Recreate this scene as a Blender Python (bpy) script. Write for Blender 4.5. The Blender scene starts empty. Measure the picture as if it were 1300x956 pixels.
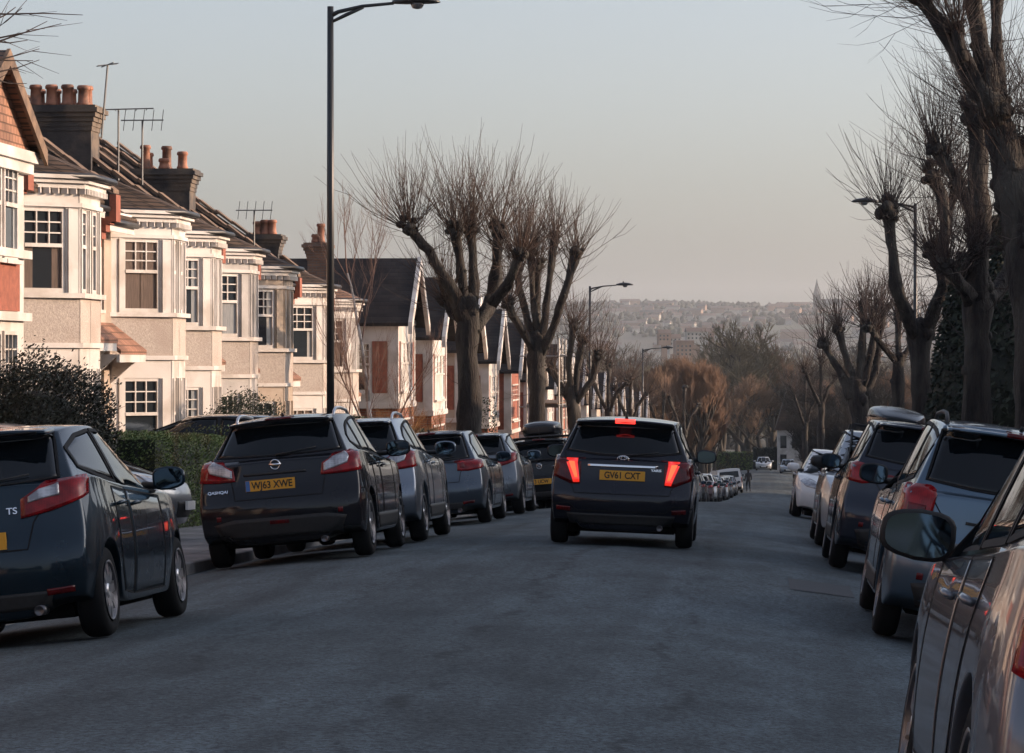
import bpy, bmesh, math, random
from mathutils import Vector, Matrix
from mathutils.bvhtree import BVHTree
from mathutils import noise as mnoise
R = math.radians
S = bpy.context.scene
COL = S.collection
rnd = random.Random(7)

# ---------------------------------------------------------------- camera model
FPX = 3800.0; YH = 455.0; TH = math.atan(305/FPX)
CAM = Vector((0, 0, 1.2))
FW = Vector((-math.sin(TH), math.cos(TH), 0)); RT = Vector((math.cos(TH), math.sin(TH), 0)); UP = Vector((0, 0, 1))
SL = (570-YH)/FPX*math.cos(TH)
def at(px, py, d):
    return CAM + d*(FW + RT*((px-650)/FPX) + UP*((YH-py)/FPX))
def depth(x, y): return -x*math.sin(TH)+y*math.cos(TH)
def yfor(x, d): return (d+x*math.sin(TH))/math.cos(TH)

def interp(pts, x):
    if x <= pts[0][0]: return pts[0][1]
    for (a, b), (c, d) in zip(pts, pts[1:]):
        if x <= c:
            return b+(d-b)*(x-a)/(c-a) if c > a else d
    return pts[-1][1]
def sinterp(pts, x):          # smooth (cubic hermite) interpolation
    n = len(pts)
    if x <= pts[0][0]: return pts[0][1]
    if x >= pts[-1][0]: return pts[-1][1]
    for i in range(n-1):
        if x <= pts[i+1][0]:
            x0, y0 = pts[i]; x1, y1 = pts[i+1]; h = x1-x0
            def sl(j):
                if j <= 0 or j >= n-1: 
                    j0 = 0 if j <= 0 else n-2
                    return (pts[j0+1][1]-pts[j0][1])/(pts[j0+1][0]-pts[j0][0])
                a = (pts[j][1]-pts[j-1][1])/(pts[j][0]-pts[j-1][0]); b = (pts[j+1][1]-pts[j][1])/(pts[j+1][0]-pts[j][0])
                return 0 if a*b <= 0 else 2*a*b/(a+b)
            m0, m1 = sl(i), sl(i+1); t = (x-x0)/h
            return (2*t**3-3*t*t+1)*y0+(t**3-2*t*t+t)*h*m0+(-2*t**3+3*t*t)*y1+(t**3-t*t)*h*m1

# ---------------------------------------------------------------- object helpers
def tag(o, label=None, cat=None, group=None, kind=None):
    if label: o['label'] = label
    if cat: o['category'] = cat
    if group: o['group'] = group
    if kind: o['kind'] = kind
    return o
def empty(name, loc=(0, 0, 0), rz=0, label=None, cat=None, group=None):
    o = bpy.data.objects.new(name, None); COL.objects.link(o); o.location = loc; o.rotation_euler[2] = rz
    o.empty_display_size = .2
    return tag(o, label, cat, group)
def copy_tree(o, parent=None):
    c = o.copy(); COL.objects.link(c)
    if parent is not None: c.parent = parent
    for ch in list(o.children): copy_tree(ch, c)
    return c
def meshobj(name, verts, faces, mat, parent=None, smooth=False, mats=None, fm=None):
    me = bpy.data.meshes.new(name); me.from_pydata([tuple(v) for v in verts], [], faces); me.update()
    for m in (mats or [mat]): me.materials.append(m)
    if fm: me.polygons.foreach_set('material_index', fm)
    if smooth: me.polygons.foreach_set('use_smooth', [True]*len(me.polygons))
    o = bpy.data.objects.new(name, me); COL.objects.link(o)
    if parent is not None: o.parent = parent
    return o
class MB:
    def __init__(s): s.v = []; s.f = []; s.m = None; s.mi = []; s.cur = 0
    def add(s, vs, fs):
        b = len(s.v)
        s.v += [(s.m @ Vector(v)) if s.m else Vector(v) for v in vs]
        s.f += [tuple(b+i for i in f) for f in fs]; s.mi += [s.cur]*len(fs)
        return s
    def box(s, x0, x1, y0, y1, z0, z1):
        return s.add([(x0,y0,z0),(x1,y0,z0),(x1,y1,z0),(x0,y1,z0),(x0,y0,z1),(x1,y0,z1),(x1,y1,z1),(x0,y1,z1)],
              [(0,3,2,1),(4,5,6,7),(0,1,5,4),(1,2,6,5),(2,3,7,6),(3,0,4,7)])
    def prism(s, poly, z0, z1):       # poly ccw in xy
        n = len(poly)
        z0f = z0 if callable(z0) else (lambda x, y: z0)
        z1f = z1 if callable(z1) else (lambda x, y: z1)
        vs = [(x, y, z0f(x, y)) for x, y in poly]+[(x, y, z1f(x, y)) for x, y in poly]
        fs = [tuple(range(n))[::-1], tuple(range(n, 2*n))]+[(i, (i+1) % n, n+(i+1) % n, n+i) for i in range(n)]
        return s.add(vs, fs)
    def extr(s, pts, d):              # planar polygon in 3D extruded by vector d
        n = len(pts); pts = [Vector(p) for p in pts]; d = Vector(d)
        return s.add(pts+[p+d for p in pts], [tuple(range(n))[::-1], tuple(range(n, 2*n))]+[(i, (i+1) % n, n+(i+1) % n, n+i) for i in range(n)])
    def tube(s, pts, rs, n=8, cap=True, bump=0, seed=0):
        pts = [Vector(p) for p in pts]
        if not hasattr(rs, '__len__'): rs = [rs]*len(pts)
        vs = []; up = None
        for i, p in enumerate(pts):
            t = (pts[min(i+1, len(pts)-1)]-pts[max(i-1, 0)])
            if t.length < 1e-7: t = Vector((0, 0, 1))
            t.normalize()
            if up is None: up = t.orthogonal().normalized()
            a = (up-t*up.dot(t)).normalized(); up = a; b = t.cross(a)
            for k in range(n):
                an = 2*math.pi*k/n; r = rs[i]
                if bump: r *= 1+bump*mnoise.noise(Vector((math.cos(an)*1.5+seed, math.sin(an)*1.5, i*.55+seed)))
                vs.append(p+(a*math.cos(an)+b*math.sin(an))*r)
        fs = []
        for i in range(len(pts)-1):
            for k in range(n):
                fs.append((i*n+k, i*n+(k+1) % n, (i+1)*n+(k+1) % n, (i+1)*n+k))
        if cap: fs += [tuple(range(n))[::-1], tuple((len(pts)-1)*n+k for k in range(n))]
        return s.add(vs, fs)
    def lathe(s, prof, n=24, axis='z', c=(0, 0, 0), caps=True):   # prof (r, h)
        vs = []
        for r, h in prof:
            for k in range(n):
                a = 2*math.pi*k/n; p = (r*math.cos(a), r*math.sin(a), h)
                if axis == 'x': p = (p[2], p[0], p[1])
                if axis == 'y': p = (p[0], p[2], p[1])
                vs.append((p[0]+c[0], p[1]+c[1], p[2]+c[2]))
        m = len(prof); fs = [(i*n+k, i*n+(k+1) % n, (i+1)*n+(k+1) % n, (i+1)*n+k) for i in range(m-1) for k in range(n)]
        if caps: fs += [tuple(range(n))[::-1], tuple((m-1)*n+k for k in range(n))]
        return s.add(vs, fs)
    def build(s, name, mat, parent=None, smooth=False, mats=None, bevel=0):
        o = meshobj(name, s.v, s.f, mat, parent, smooth, mats, s.mi if mats else None)
        if bevel:
            b = o.modifiers.new('bevel', 'BEVEL'); b.width = bevel; b.segments = 2; b.limit_method = 'ANGLE'; b.angle_limit = R(35)
        return o
def bake(o):                      # replace the mesh with its evaluated (modifier-applied) self
    dg = bpy.context.evaluated_depsgraph_get()
    me = bpy.data.meshes.new_from_object(o.evaluated_get(dg)); o.modifiers.clear(); o.data = me; return o
def text_obj(name, body, size, mat, parent, mtx, ext=.002, sx=1.0, bold=0.0):
    cu = bpy.data.curves.new(name, 'FONT'); cu.body = body; cu.size = size; cu.extrude = ext; cu.align_x = 'CENTER'; cu.align_y = 'CENTER'
    cu.offset = bold
    t = bpy.data.objects.new(name+'_tmp', cu); COL.objects.link(t)
    dg = bpy.context.evaluated_depsgraph_get(); me = bpy.data.meshes.new_from_object(t.evaluated_get(dg))
    bpy.data.objects.remove(t); bpy.data.curves.remove(cu)
    me.transform(mtx @ Matrix.Diagonal((sx, 1, 1, 1))); me.materials.clear(); me.materials.append(mat)
    o = bpy.data.objects.new(name, me); COL.objects.link(o); o.parent = parent; return o

# ---------------------------------------------------------------- materials
def newmat(name):
    m = bpy.data.materials.new(name); m.use_nodes = True
    nt = m.node_tree; b = nt.nodes['Principled BSDF']; return m, nt, b
def simple(name, col, rough=.6, metal=0, coat=0, spec=.5, emit=None, es=0):
    m, nt, b = newmat(name)
    b.inputs['Base Color'].default_value = (*col, 1); b.inputs['Roughness'].default_value = rough; b.inputs['Metallic'].default_value = metal
    b.inputs['Coat Weight'].default_value = coat; b.inputs['Coat Roughness'].default_value = .04
    b.inputs['Specular IOR Level'].default_value = spec
    if emit: b.inputs['Emission Color'].default_value = (*emit, 1); b.inputs['Emission Strength'].default_value = es
    return m
def noisy(name, c1, c2, scale=5, rough=.8, bump=.0, bscale=40, detail=6, lo=.35, hi=.65, c3=None, s3=1.0, stretch=None, bdist=.02):
    m, nt, b = newmat(name); N = nt.nodes; L = nt.links
    tc = N.new('ShaderNodeTexCoord'); src = tc.outputs['Object']
    mp = N.new('ShaderNodeMapping'); L.new(src, mp.inputs[0]); src = mp.outputs[0]
    if stretch: mp.inputs['Scale'].default_value = stretch
    n = N.new('ShaderNodeTexNoise'); n.inputs['Scale'].default_value = scale; n.inputs['Detail'].default_value = detail; L.new(src, n.inputs['Vector'])
    r = N.new('ShaderNodeValToRGB'); r.color_ramp.elements[0].position = lo; r.color_ramp.elements[1].position = hi
    r.color_ramp.elements[0].color = (*c1, 1); r.color_ramp.elements[1].color = (*c2, 1); L.new(n.outputs[0], r.inputs[0])
    out = r.outputs[0]
    if c3:
        n3 = N.new('ShaderNodeTexNoise'); n3.inputs['Scale'].default_value = s3; n3.inputs['Detail'].default_value = 4; L.new(src, n3.inputs['Vector'])
        r3 = N.new('ShaderNodeValToRGB'); r3.color_ramp.elements[0].position = .48; r3.color_ramp.elements[1].position = .62; L.new(n3.outputs[0], r3.inputs[0])
        mx = N.new('ShaderNodeMix'); mx.data_type = 'RGBA'; L.new(r3.outputs[0], mx.inputs[0]); L.new(out, mx.inputs[6]); mx.inputs[7].default_value = (*c3, 1); out = mx.outputs[2]
    L.new(out, b.inputs['Base Color']); b.inputs['Roughness'].default_value = rough
    if bump:
        nb = N.new('ShaderNodeTexNoise'); nb.inputs['Scale'].default_value = bscale; nb.inputs['Detail'].default_value = 4; L.new(src, nb.inputs['Vector'])
        bp = N.new('ShaderNodeBump'); bp.inputs['Strength'].default_value = bump; bp.inputs['Distance'].default_value = bdist
        L.new(nb.outputs[0], bp.inputs['Height']); L.new(bp.outputs[0], b.inputs['Normal'])
    return m
def brickmat(name, c1, c2, mortar, bw=.225, bh=.075, rough=.85, msize=.012, axis='yz', bump=.6):
    m, nt, b = newmat(name); N = nt.nodes; L = nt.links
    tc = N.new('ShaderNodeTexCoord'); sp = N.new('ShaderNodeSeparateXYZ'); L.new(tc.outputs['Object'], sp.inputs[0])
    cb = N.new('ShaderNodeCombineXYZ')
    if axis == 'roof':
        L.new(sp.outputs[1], cb.inputs[0]); L.new(sp.outputs[2], cb.inputs[1])
    elif axis == 'roofx':
        L.new(sp.outputs[0], cb.inputs[0]); L.new(sp.outputs[2], cb.inputs[1])
    else:
        ad = N.new('ShaderNodeMath'); L.new(sp.outputs[0], ad.inputs[0]); L.new(sp.outputs[1], ad.inputs[1]); L.new(ad.outputs[0], cb.inputs[0]); L.new(sp.outputs[2], cb.inputs[1])
    t = N.new('ShaderNodeTexBrick'); L.new(cb.outputs[0], t.inputs['Vector']); t.inputs['Scale'].default_value = 1
    t.inputs['Brick Width'].default_value = bw; t.inputs['Row Height'].default_value = bh; t.inputs['Mortar Size'].default_value = msize; t.inputs['Mortar Smooth'].default_value = .3
    t.inputs['Color1'].default_value = (*c1, 1); t.inputs['Color2'].default_value = (*c2, 1); t.inputs['Mortar'].default_value = (*mortar, 1); t.inputs['Bias'].default_value = 0
    n = N.new('ShaderNodeTexNoise'); n.inputs['Scale'].default_value = 1.3; n.inputs['Detail'].default_value = 6; L.new(tc.outputs['Object'], n.inputs['Vector'])
    hs = N.new('ShaderNodeHueSaturation'); mr = N.new('ShaderNodeMapRange'); mr.inputs[1].default_value = .3; mr.inputs[2].default_value = .7; mr.inputs[3].default_value = .6; mr.inputs[4].default_value = 1.4
    L.new(n.outputs[0], mr.inputs[0]); L.new(mr.outputs[0], hs.inputs['Value']); L.new(t.outputs[0], hs.inputs['Color']); L.new(hs.outputs[0], b.inputs['Base Color'])
    b.inputs['Roughness'].default_value = rough
    bp = N.new('ShaderNodeBump'); bp.inputs['Strength'].default_value = bump; bp.inputs['Distance'].default_value = .02; bp.invert = True
    L.new(t.outputs['Fac'], bp.inputs['Height']); L.new(bp.outputs[0], b.inputs['Normal'])
    return m
def paint(name, col, metal=.55, rough=.32):
    m, nt, b = newmat(name); N = nt.nodes; L = nt.links
    b.inputs['Metallic'].default_value = metal; b.inputs['Specular IOR Level'].default_value = 0; b.inputs['Coat IOR'].default_value = 1.42; b.inputs['Coat Weight'].default_value = 1; b.inputs['Coat Roughness'].default_value = .03
    tc = N.new('ShaderNodeTexCoord')
    n = N.new('ShaderNodeTexNoise'); n.inputs['Scale'].default_value = 2.2; n.inputs['Detail'].default_value = 7; L.new(tc.outputs['Object'], n.inputs['Vector'])
    mr = N.new('ShaderNodeMapRange'); mr.inputs[1].default_value = .3; mr.inputs[2].default_value = .75; mr.inputs[3].default_value = rough-.04; mr.inputs[4].default_value = rough+.08
    L.new(n.outputs[0], mr.inputs[0]); L.new(mr.outputs[0], b.inputs['Roughness'])
    # road film: a thin veil of dust low on the body
    sp = N.new('ShaderNodeSeparateXYZ'); L.new(tc.outputs['Object'], sp.inputs[0])
    m1 = N.new('ShaderNodeMapRange'); m1.inputs[1].default_value = .15; m1.inputs[2].default_value = .7; m1.inputs[3].default_value = .28; m1.inputs[4].default_value = .0; L.new(sp.outputs[2], m1.inputs[0])
    mu = N.new('ShaderNodeMath'); mu.operation = 'MULTIPLY'; L.new(m1.outputs[0], mu.inputs[0]); L.new(n.outputs[0], mu.inputs[1])
    mx = N.new('ShaderNodeMix'); mx.data_type = 'RGBA'; L.new(mu.outputs[0], mx.inputs[0]); mx.inputs[6].default_value = (*col, 1); mx.inputs[7].default_value = (.06, .056, .052, 1)
    L.new(mx.outputs[2], b.inputs['Base Color'])
    cr = N.new('ShaderNodeMapRange'); cr.inputs[1].default_value = 0; cr.inputs[2].default_value = .3; cr.inputs[3].default_value = .03; cr.inputs[4].default_value = .25; L.new(mu.outputs[0], cr.inputs[0]); L.new(cr.outputs[0], b.inputs['Coat Roughness'])
    return m
M = {}
M['glass'] = simple('car_glass', (.003, .005, .007), .03, 0, .0, .6); M['glass'].node_tree.nodes['Principled BSDF'].inputs['IOR'].default_value = 1.38
M['tyre'] = simple('tyre', (.009, .010, .011), .85, spec=.2)
M['plastic'] = noisy('black_plastic', (.007, .008, .009), (.013, .014, .015), 30, .6)
M['alloy'] = simple('alloy', (.55, .56, .58), .28, .9)
M['darkalloy'] = simple('dark_alloy', (.12, .12, .13), .35, .8)
M['chrome'] = simple('chrome', (.72, .73, .75), .1, 1)
M['rubber'] = simple('rubber', (.006, .006, .007), .7, spec=.25)
def lampmat(name, c1, c2, scale=34, metal=0):
    m, nt, b = newmat(name); N = nt.nodes; L = nt.links
    tc = N.new('ShaderNodeTexCoord'); mp = N.new('ShaderNodeMapping'); mp.inputs['Scale'].default_value = (1, .4, 1.6); L.new(tc.outputs['Object'], mp.inputs[0])
    v = N.new('ShaderNodeTexVoronoi'); v.inputs['Scale'].default_value = scale; v.inputs['Randomness'].default_value = .15; L.new(mp.outputs[0], v.inputs['Vector'])
    n = N.new('ShaderNodeTexNoise'); n.inputs['Scale'].default_value = 9; n.inputs['Detail'].default_value = 3; L.new(tc.outputs['Object'], n.inputs['Vector'])
    ml = N.new('ShaderNodeMath'); ml.operation = 'MULTIPLY_ADD'; L.new(v.outputs['Distance'], ml.inputs[0]); ml.inputs[1].default_value = .28; L.new(n.outputs[0], ml.inputs[2])
    r = N.new('ShaderNodeValToRGB'); r.color_ramp.elements[0].position = .5; r.color_ramp.elements[1].position = .85; r.color_ramp.elements[0].color = (*c1, 1); r.color_ramp.elements[1].color = (*c2, 1)
    L.new(ml.outputs[0], r.inputs[0]); L.new(r.outputs[0], b.inputs['Base Color']); b.inputs['Roughness'].default_value = .35; b.inputs['Metallic'].default_value = metal
    b.inputs['Coat Weight'].default_value = .8; b.inputs['Coat Roughness'].default_value = .05; b.inputs['Specular IOR Level'].default_value = 0
    return m
M['lampred'] = lampmat('lamp_red', (.13, .003, .005), (.32, .010, .013), 60)
M['lampdark'] = lampmat('lamp_deep_red', (.05, .002, .003), (.15, .006, .008))
M['lampclear'] = lampmat('lamp_clear', (.22, .22, .24), (.55, .57, .6), 30, .5)
M['lampamber'] = simple('lamp_amber', (.5, .12, .02), .15, 0, 1)
M['brake'] = simple('brake_lit', (.6, .02, .02), .2, 0, 1, emit=(1, .03, .015), es=.5)
M['brakehot'] = simple('brake_bulb', (.8, .1, .05), .2, 0, 0, emit=(1, .10, .03), es=1.1)
M['brakebar'] = simple('brake_bar', (.8, .1, .05), .2, 0, 0, emit=(1, .04, .03), es=1.6)
M['plate_y'] = simple('plate_yellow', (.72, .36, .035), .35)
M['plate_w'] = simple('plate_white', (.7, .7, .68), .35)
M['ink'] = simple('plate_ink', (.01, .01, .01), .5)
M['euro'] = simple('plate_blue', (.05, .16, .42), .4)
M['mirror'] = simple('mirror_glass', (.10, .15, .20), .04, 1)
M['under'] = simple('underbody', (.006, .006, .006), .95, spec=.1)
M['skyglass'] = M['glass']
# ---------------------------------------------------------------- ground model
DIP = [(-400, .14), (23, .14), (31, 0), (52, 0), (66, .12), (105, .75), (152, 1.6), (200, 2.1), (253, 2.3), (290, 1.75), (318, 1.2), (345, 1.2), (500, 1.2)]
def base(y):
    y2 = min(y, 345)
    return -SL*y2 - sinterp(DIP, y2)
def shift(y): return sinterp([(-400, 0), (50, 0), (62, .12), (100, 1.0), (155, 2.1), (250, 3.2), (316, 3.6), (420, 3.7)], y)
def kl(y): return interp([(-60, -6.3), (24, -6.3), (29, -5.85), (400, -5.85)], y)+shift(y)   # left kerb
def kr(y): return 2.85+shift(y)
def road_z(x, y):
    q = x+1.5-shift(y)
    return base(y)+.08-.041*q-.38*(q/4.35)**2
def lz(y): return road_z(kl(y), y)+.12     # left pavement at kerb
def rz(y): return road_z(kr(y), y)+.12
YS = [-40+2*i for i in range(96)]+[152+4*i for i in range(52)]

def ribbon(name, xa, xb, zf, mat, n=6, ys=None, y0=None, y1=None, kind='structure', parent=None):
    ys = [y for y in (ys or YS) if (y0 is None or y >= y0) and (y1 is None or y <= y1)]
    v = []; f = []
    for y in ys:
        a, b = xa(y), xb(y)
        for i in range(n+1):
            x = a+(b-a)*i/n; v.append((x, y, zf(x, y)))
    for j in range(len(ys)-1):
        for i in range(n):
            k = j*(n+1)+i; f.append((k, k+1, k+n+2, k+n+1))
    o = meshobj(name, v, f, mat, parent, True)
    if kind: o['kind'] = kind
    return o

def road_mat():
    m, nt, b = newmat('asphalt'); N = nt.nodes; L = nt.links
    tc = N.new('ShaderNodeTexCoord'); O = tc.outputs['Object']
    def noise(sc, det=5, st=None, rough=.6):
        n = N.new('ShaderNodeTexNoise'); n.inputs['Scale'].default_value = sc; n.inputs['Detail'].default_value = det; n.inputs['Roughness'].default_value = rough
        if st:
            mp = N.new('ShaderNodeMapping'); mp.inputs['Scale'].default_value = st; L.new(O, mp.inputs[0]); L.new(mp.outputs[0], n.inputs['Vector'])
        else: L.new(O, n.inputs['Vector'])
        return n.outputs[0]
    def rng(x, a, b_, c, d):
        r = N.new('ShaderNodeMapRange'); L.new(x, r.inputs[0])
        for i, q in zip((1, 2, 3, 4), (a, b_, c, d)): r.inputs[i].default_value = q
        return r.outputs[0]
    def mul(x, y, op='MULTIPLY'):
        r = N.new('ShaderNodeMath'); r.operation = op; L.new(x, r.inputs[0])
        if hasattr(y, 'is_output'): L.new(y, r.inputs[1])
        else: r.inputs[1].default_value = y
        return r.outputs[0]
    fine = rng(noise(26, 5, None, .95), .42, .58, .28, 1.85)
    grit = rng(noise(160, 2), .58, .75, 0, .9)
    mid = rng(noise(1.6, 8, (1, .35, 1), .7), .38, .62, .72, 1.28)
    big = rng(noise(.22, 4, (1.5, .35, 1)), .4, .6, .80, 1.2)
    lane = rng(noise(.9, 3, (1.8, .02, 1)), .4, .6, .80, 1.16)
    v = mul(mul(mul(fine, mid), big), lane)
    v = mul(v, rng(grit, 0, 1, 1, 2.2))
    # cracks: edges of a distorted voronoi, broken up by noise
    mp = N.new('ShaderNodeMapping'); mp.inputs['Scale'].default_value = (.55, .22, 1)
    nd = N.new('ShaderNodeTexNoise'); nd.inputs['Scale'].default_value = 1.1; nd.inputs['Detail'].default_value = 6; L.new(O, nd.inputs['Vector'])
    vm = N.new('ShaderNodeVectorMath'); vm.operation = 'MULTIPLY_ADD'; L.new(nd.outputs[1], vm.inputs[0]); vm.inputs[1].default_value = (.9, .9, 0); L.new(O, vm.inputs[2])
    L.new(vm.outputs[0], mp.inputs[0])
    vo = N.new('ShaderNodeTexVoronoi'); vo.feature = 'DISTANCE_TO_EDGE'; vo.inputs['Scale'].default_value = .8; L.new(mp.outputs[0], vo.inputs['Vector'])
    cr = rng(vo.outputs['Distance'], .004, .012, 1, 0); cm = rng(noise(.5, 4), .6, .68, 0, .45); crk = mul(cr, cm)
    v = mul(v, rng(crk, 0, 1, 1, .35))
    # worn longitudinal joints: soft broken dark bands
    spx = N.new('ShaderNodeSeparateXYZ'); L.new(O, spx.inputs[0])
    wob = rng(noise(.35, 5, (.2, 1, 1), .7), .3, .7, -.22, .22)
    for x0, wd, st_ in ((-1.8, .055, .55), (-.5, .035, .5), (-3.3, .04, .4)):
        q = mul(mul(spx.outputs[0], wob, 'ADD'), -x0, 'ADD'); ab = N.new('ShaderNodeMath'); ab.operation = 'ABSOLUTE'; L.new(q, ab.inputs[0])
        band = rng(ab.outputs[0], wd*.4, wd*1.6, 1, 0); br = rng(noise(1.7+wd*10, 5, (1, .5, 1), .75), .44, .56, 0, 1)
        v = mul(v, rng(mul(band, br), 0, 1, 1, 1-st_))
    stain = rng(noise(.8, 5, (1, .6, 1), .6), .60, .72, 1, .72); v = mul(v, stain)
    # tar-sealed wavering joint streaks
    cb = N.new('ShaderNodeCombineColor')
    c1 = mul(v, .048); c2 = mul(v, .063); c3 = mul(v, .071)
    L.new(c1, cb.inputs[0]); L.new(c2, cb.inputs[1]); L.new(c3, cb.inputs[2]); L.new(cb.outputs[0], b.inputs['Base Color'])
    b.inputs['Roughness'].default_value = .82
    b.inputs['Specular IOR Level'].default_value = .35
    bp = N.new('ShaderNodeBump'); bp.inputs['Strength'].default_value = .7; bp.inputs['Distance'].default_value = .006
    hh = mul(noise(110, 3), mul(crk, -1.5), 'ADD'); L.new(hh, bp.inputs['Height']); L.new(bp.outputs[0], b.inputs['Normal'])
    return m
M['road'] = road_mat()
M['patch'] = noisy('asphalt_patch', (.028, .03, .034), (.05, .054, .06), 60, .8, .4, 90)
M['pave'] = brickmat('paving', (.15, .148, .15), (.19, .185, .18), (.07, .07, .07), .6, .45, .85, .012, 'flat')
# paving lies flat: use x / y
nt = M['pave'].node_tree
for n in nt.nodes:
    if n.type == 'COMBXYZ':
        for l in list(nt.links):
            if l.to_node == n: nt.links.remove(l)
        sp = [q for q in nt.nodes if q.type == 'SEPXYZ'][0]
        nt.links.new(sp.outputs[0], n.inputs[1]); nt.links.new(sp.outputs[1], n.inputs[0])
M['kerb'] = noisy('kerb_stone', (.16, .155, .15), (.26, .25, .24), 3, .8, .3, 50)
M['soil'] = noisy('garden_soil', (.035, .04, .018), (.07, .06, .035), 3, .95, .4, 30, c3=(.03, .05, .015), s3=.4)

road = ribbon('road', lambda y: kl(y), lambda y: kr(y), road_z, M['road'], 14)
ribbon('pavement', lambda y: kl(y)-2.5, lambda y: kl(y)-.15, lambda x, y: lz(y)+.02*(kl(y)-x)/2, M['pave'], 3)
ribbon('pavement', lambda y: kr(y)+.15, lambda y: kr(y)+2.9, lambda x, y: rz(y)+.02*(x-kr(y))/2, M['pave'], 3)
def kerb(k, sgn, zf):
    v = []; f = []
    for y in YS:
        for dx, dz in ((0, -.14), (.012*sgn, -.01), (.03*sgn, .003), (.15*sgn, .003), (.15*sgn, -.1)):
            v.append((k(y)+dx, y, zf(y)+dz))
    for j in range(len(YS)-1):
        for i in range(4):
            q = j*5+i; f.append((q, q+1, q+6, q+5) if sgn > 0 else (q, q+5, q+6, q+1))
    o = meshobj('kerb', v, f, M['kerb']); o['kind'] = 'structure'
kerb(kl, -1, lz); kerb(kr, 1, rz)
# repair patches and a broken manhole in the carriageway
def patch(x0, x1, y0, y1, mat, name='road_patch', dz=.004):
    v = [(x, y, road_z(x, y)+dz) for y in (y0, (y0+y1)/2, y1) for x in (x0, (x0+x1)/2, x1)]
    f = [(j*3+i, j*3+i+1, j*3+i+4, j*3+i+3) for j in (0, 1) for i in (0, 1)]
    o = meshobj(name, v, f, mat); o['kind'] = 'structure'
patch(.35, .95, 28.0, 29.6, M['patch'])
patch(-3.1, -2.5, 61, 70, M['patch']); patch(-.4, .3, 95, 100, M['patch']); patch(-1.2, -.3, 130, 138, M['patch'])
# wavering dark joint lines
def seam(pts, w=.035):
    v = []; f = []; P = []
    for (x0, y0), (x1, y1) in zip(pts, pts[1:]):
        n = max(2, int((y1-y0)/.35))
        P += [(x0+(x1-x0)*i/n, y0+(y1-y0)*i/n) for i in range(n)]
    for i, (x, y) in enumerate(P):
        x += .10*mnoise.noise(Vector((x, y*.6, 3)))+.03*mnoise.noise(Vector((x*3, y*3, 9)))
        ww = w*(.35+1.2*abs(mnoise.noise(Vector((y*.9, x, 1)))))
        for s in (-1, 1): v.append((x+s*ww/2, y, road_z(x, y)+.004))
    for i in range(len(P)-1): f.append((2*i, 2*i+1, 2*i+3, 2*i+2))
    o = meshobj('road_seam', v, f, M['patch']); o['kind'] = 'structure'

# ---------------------------------------------------------------- terrain
def hill(x, y):
    b = base(min(y, 345))
    if y <= 345: z = b-.02-.33*(1 if kl(y)-2.2 < x < kr(y)+2.6 else 0)
    else:
        z = sinterp([(345, b), (520, b-3), (900, -34), (1300, -36), (1900, -4), (2500, 30), (3000, 52), (3300, 58), (3800, 40), (6000, 0)], y)
        if y > 1200:
            w = min(1, (y-1200)/900)
            z += w*(9*mnoise.noise(Vector((x/700, y/900, 0)))+4*mnoise.noise(Vector((x/230, y/300, 5)))+1.2*mnoise.noise(Vector((x/70, y/90, 8))))
            z += w*3.0*math.tanh((x+120)/500)
    return z
xs = sorted(set([-5000, -3500, -2500, -1800, -1300, -1000]+[-800+25*i for i in range(81)]+[1500, 2200, 3200, 4500]+[-60+4*i for i in range(34)]))
ys = sorted(set([-300, -150, -60]+[-40+8*i for i in range(50)]+[400+30*i for i in range(30)]+[1300+40*i for i in range(65)]+[4200, 4800, 5600]))
def ty(x, y): return hill(x, y)
v = [(x, y, ty(x, y)) for y in ys for x in xs]; nx = len(xs)
# keep the sheet clear of the carriageway: a trench under road and pavements
v = []
for y in ys:
    for x in xs:
        z = ty(x, y)
        if y <= 345:
            if kl(y)-6 < x < kr(y)+6.5: z = base(y)-.36
            else: z = base(y)-.02
        v.append((x, y, z))
f = [(j*nx+i, j*nx+i+1, (j+1)*nx+i+1, (j+1)*nx+i) for j in range(len(ys)-1) for i in range(nx-1)]
M['terrain'] = noisy('hillside', (.018, .024, .018), (.05, .045, .035), .012, .95, detail=8, lo=.35, hi=.6, c3=(.05, .06, .035), s3=.004)
meshobj('terrain', v, f, M['terrain'], None, True)['kind'] = 'structure'
ribbon('front_garden_ground', lambda y: kl(y)-9.6, lambda y: kl(y)-2.5, lambda x, y: lz(y)+.016, M['soil'], 3)
ribbon('front_garden_ground', lambda y: kr(y)+2.9, lambda y: kr(y)+11, lambda x, y: rz(y)+.016, M['soil'], 3)
# ---------------------------------------------------------------- cars
def gridbox(nx, ny, nz, fn):
    """surface of a box with given break lists mapped by fn(a,b,c)"""
    idx = {}; vs = []; fs = []
    def V(i, j, k):
        if (i, j, k) not in idx:
            idx[(i, j, k)] = len(vs); vs.append(fn(nx[i], ny[j], nz[k]))
        return idx[(i, j, k)]
    I, J, K = len(nx)-1, len(ny)-1, len(nz)-1
    for j in range(J):
        for k in range(K):
            fs.append((V(0, j, k), V(0, j, k+1), V(0, j+1, k+1), V(0, j+1, k)))
            fs.append((V(I, j, k), V(I, j+1, k), V(I, j+1, k+1), V(I, j, k+1)))
    for i in range(I):
        for k in range(K):
            fs.append((V(i, 0, k), V(i+1, 0, k), V(i+1, 0, k+1), V(i, 0, k+1)))
            fs.append((V(i, J, k), V(i, J, k+1), V(i+1, J, k+1), V(i+1, J, k)))
    for i in range(I):
        for j in range(J):
            fs.append((V(i, j, 0), V(i, j+1, 0), V(i+1, j+1, 0), V(i+1, j, 0)))
            fs.append((V(i, j, K), V(i+1, j, K), V(i+1, j+1, K), V(i, j+1, K)))
    return vs, fs
def clamp(x, a, b): return max(a, min(b, x))

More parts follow.
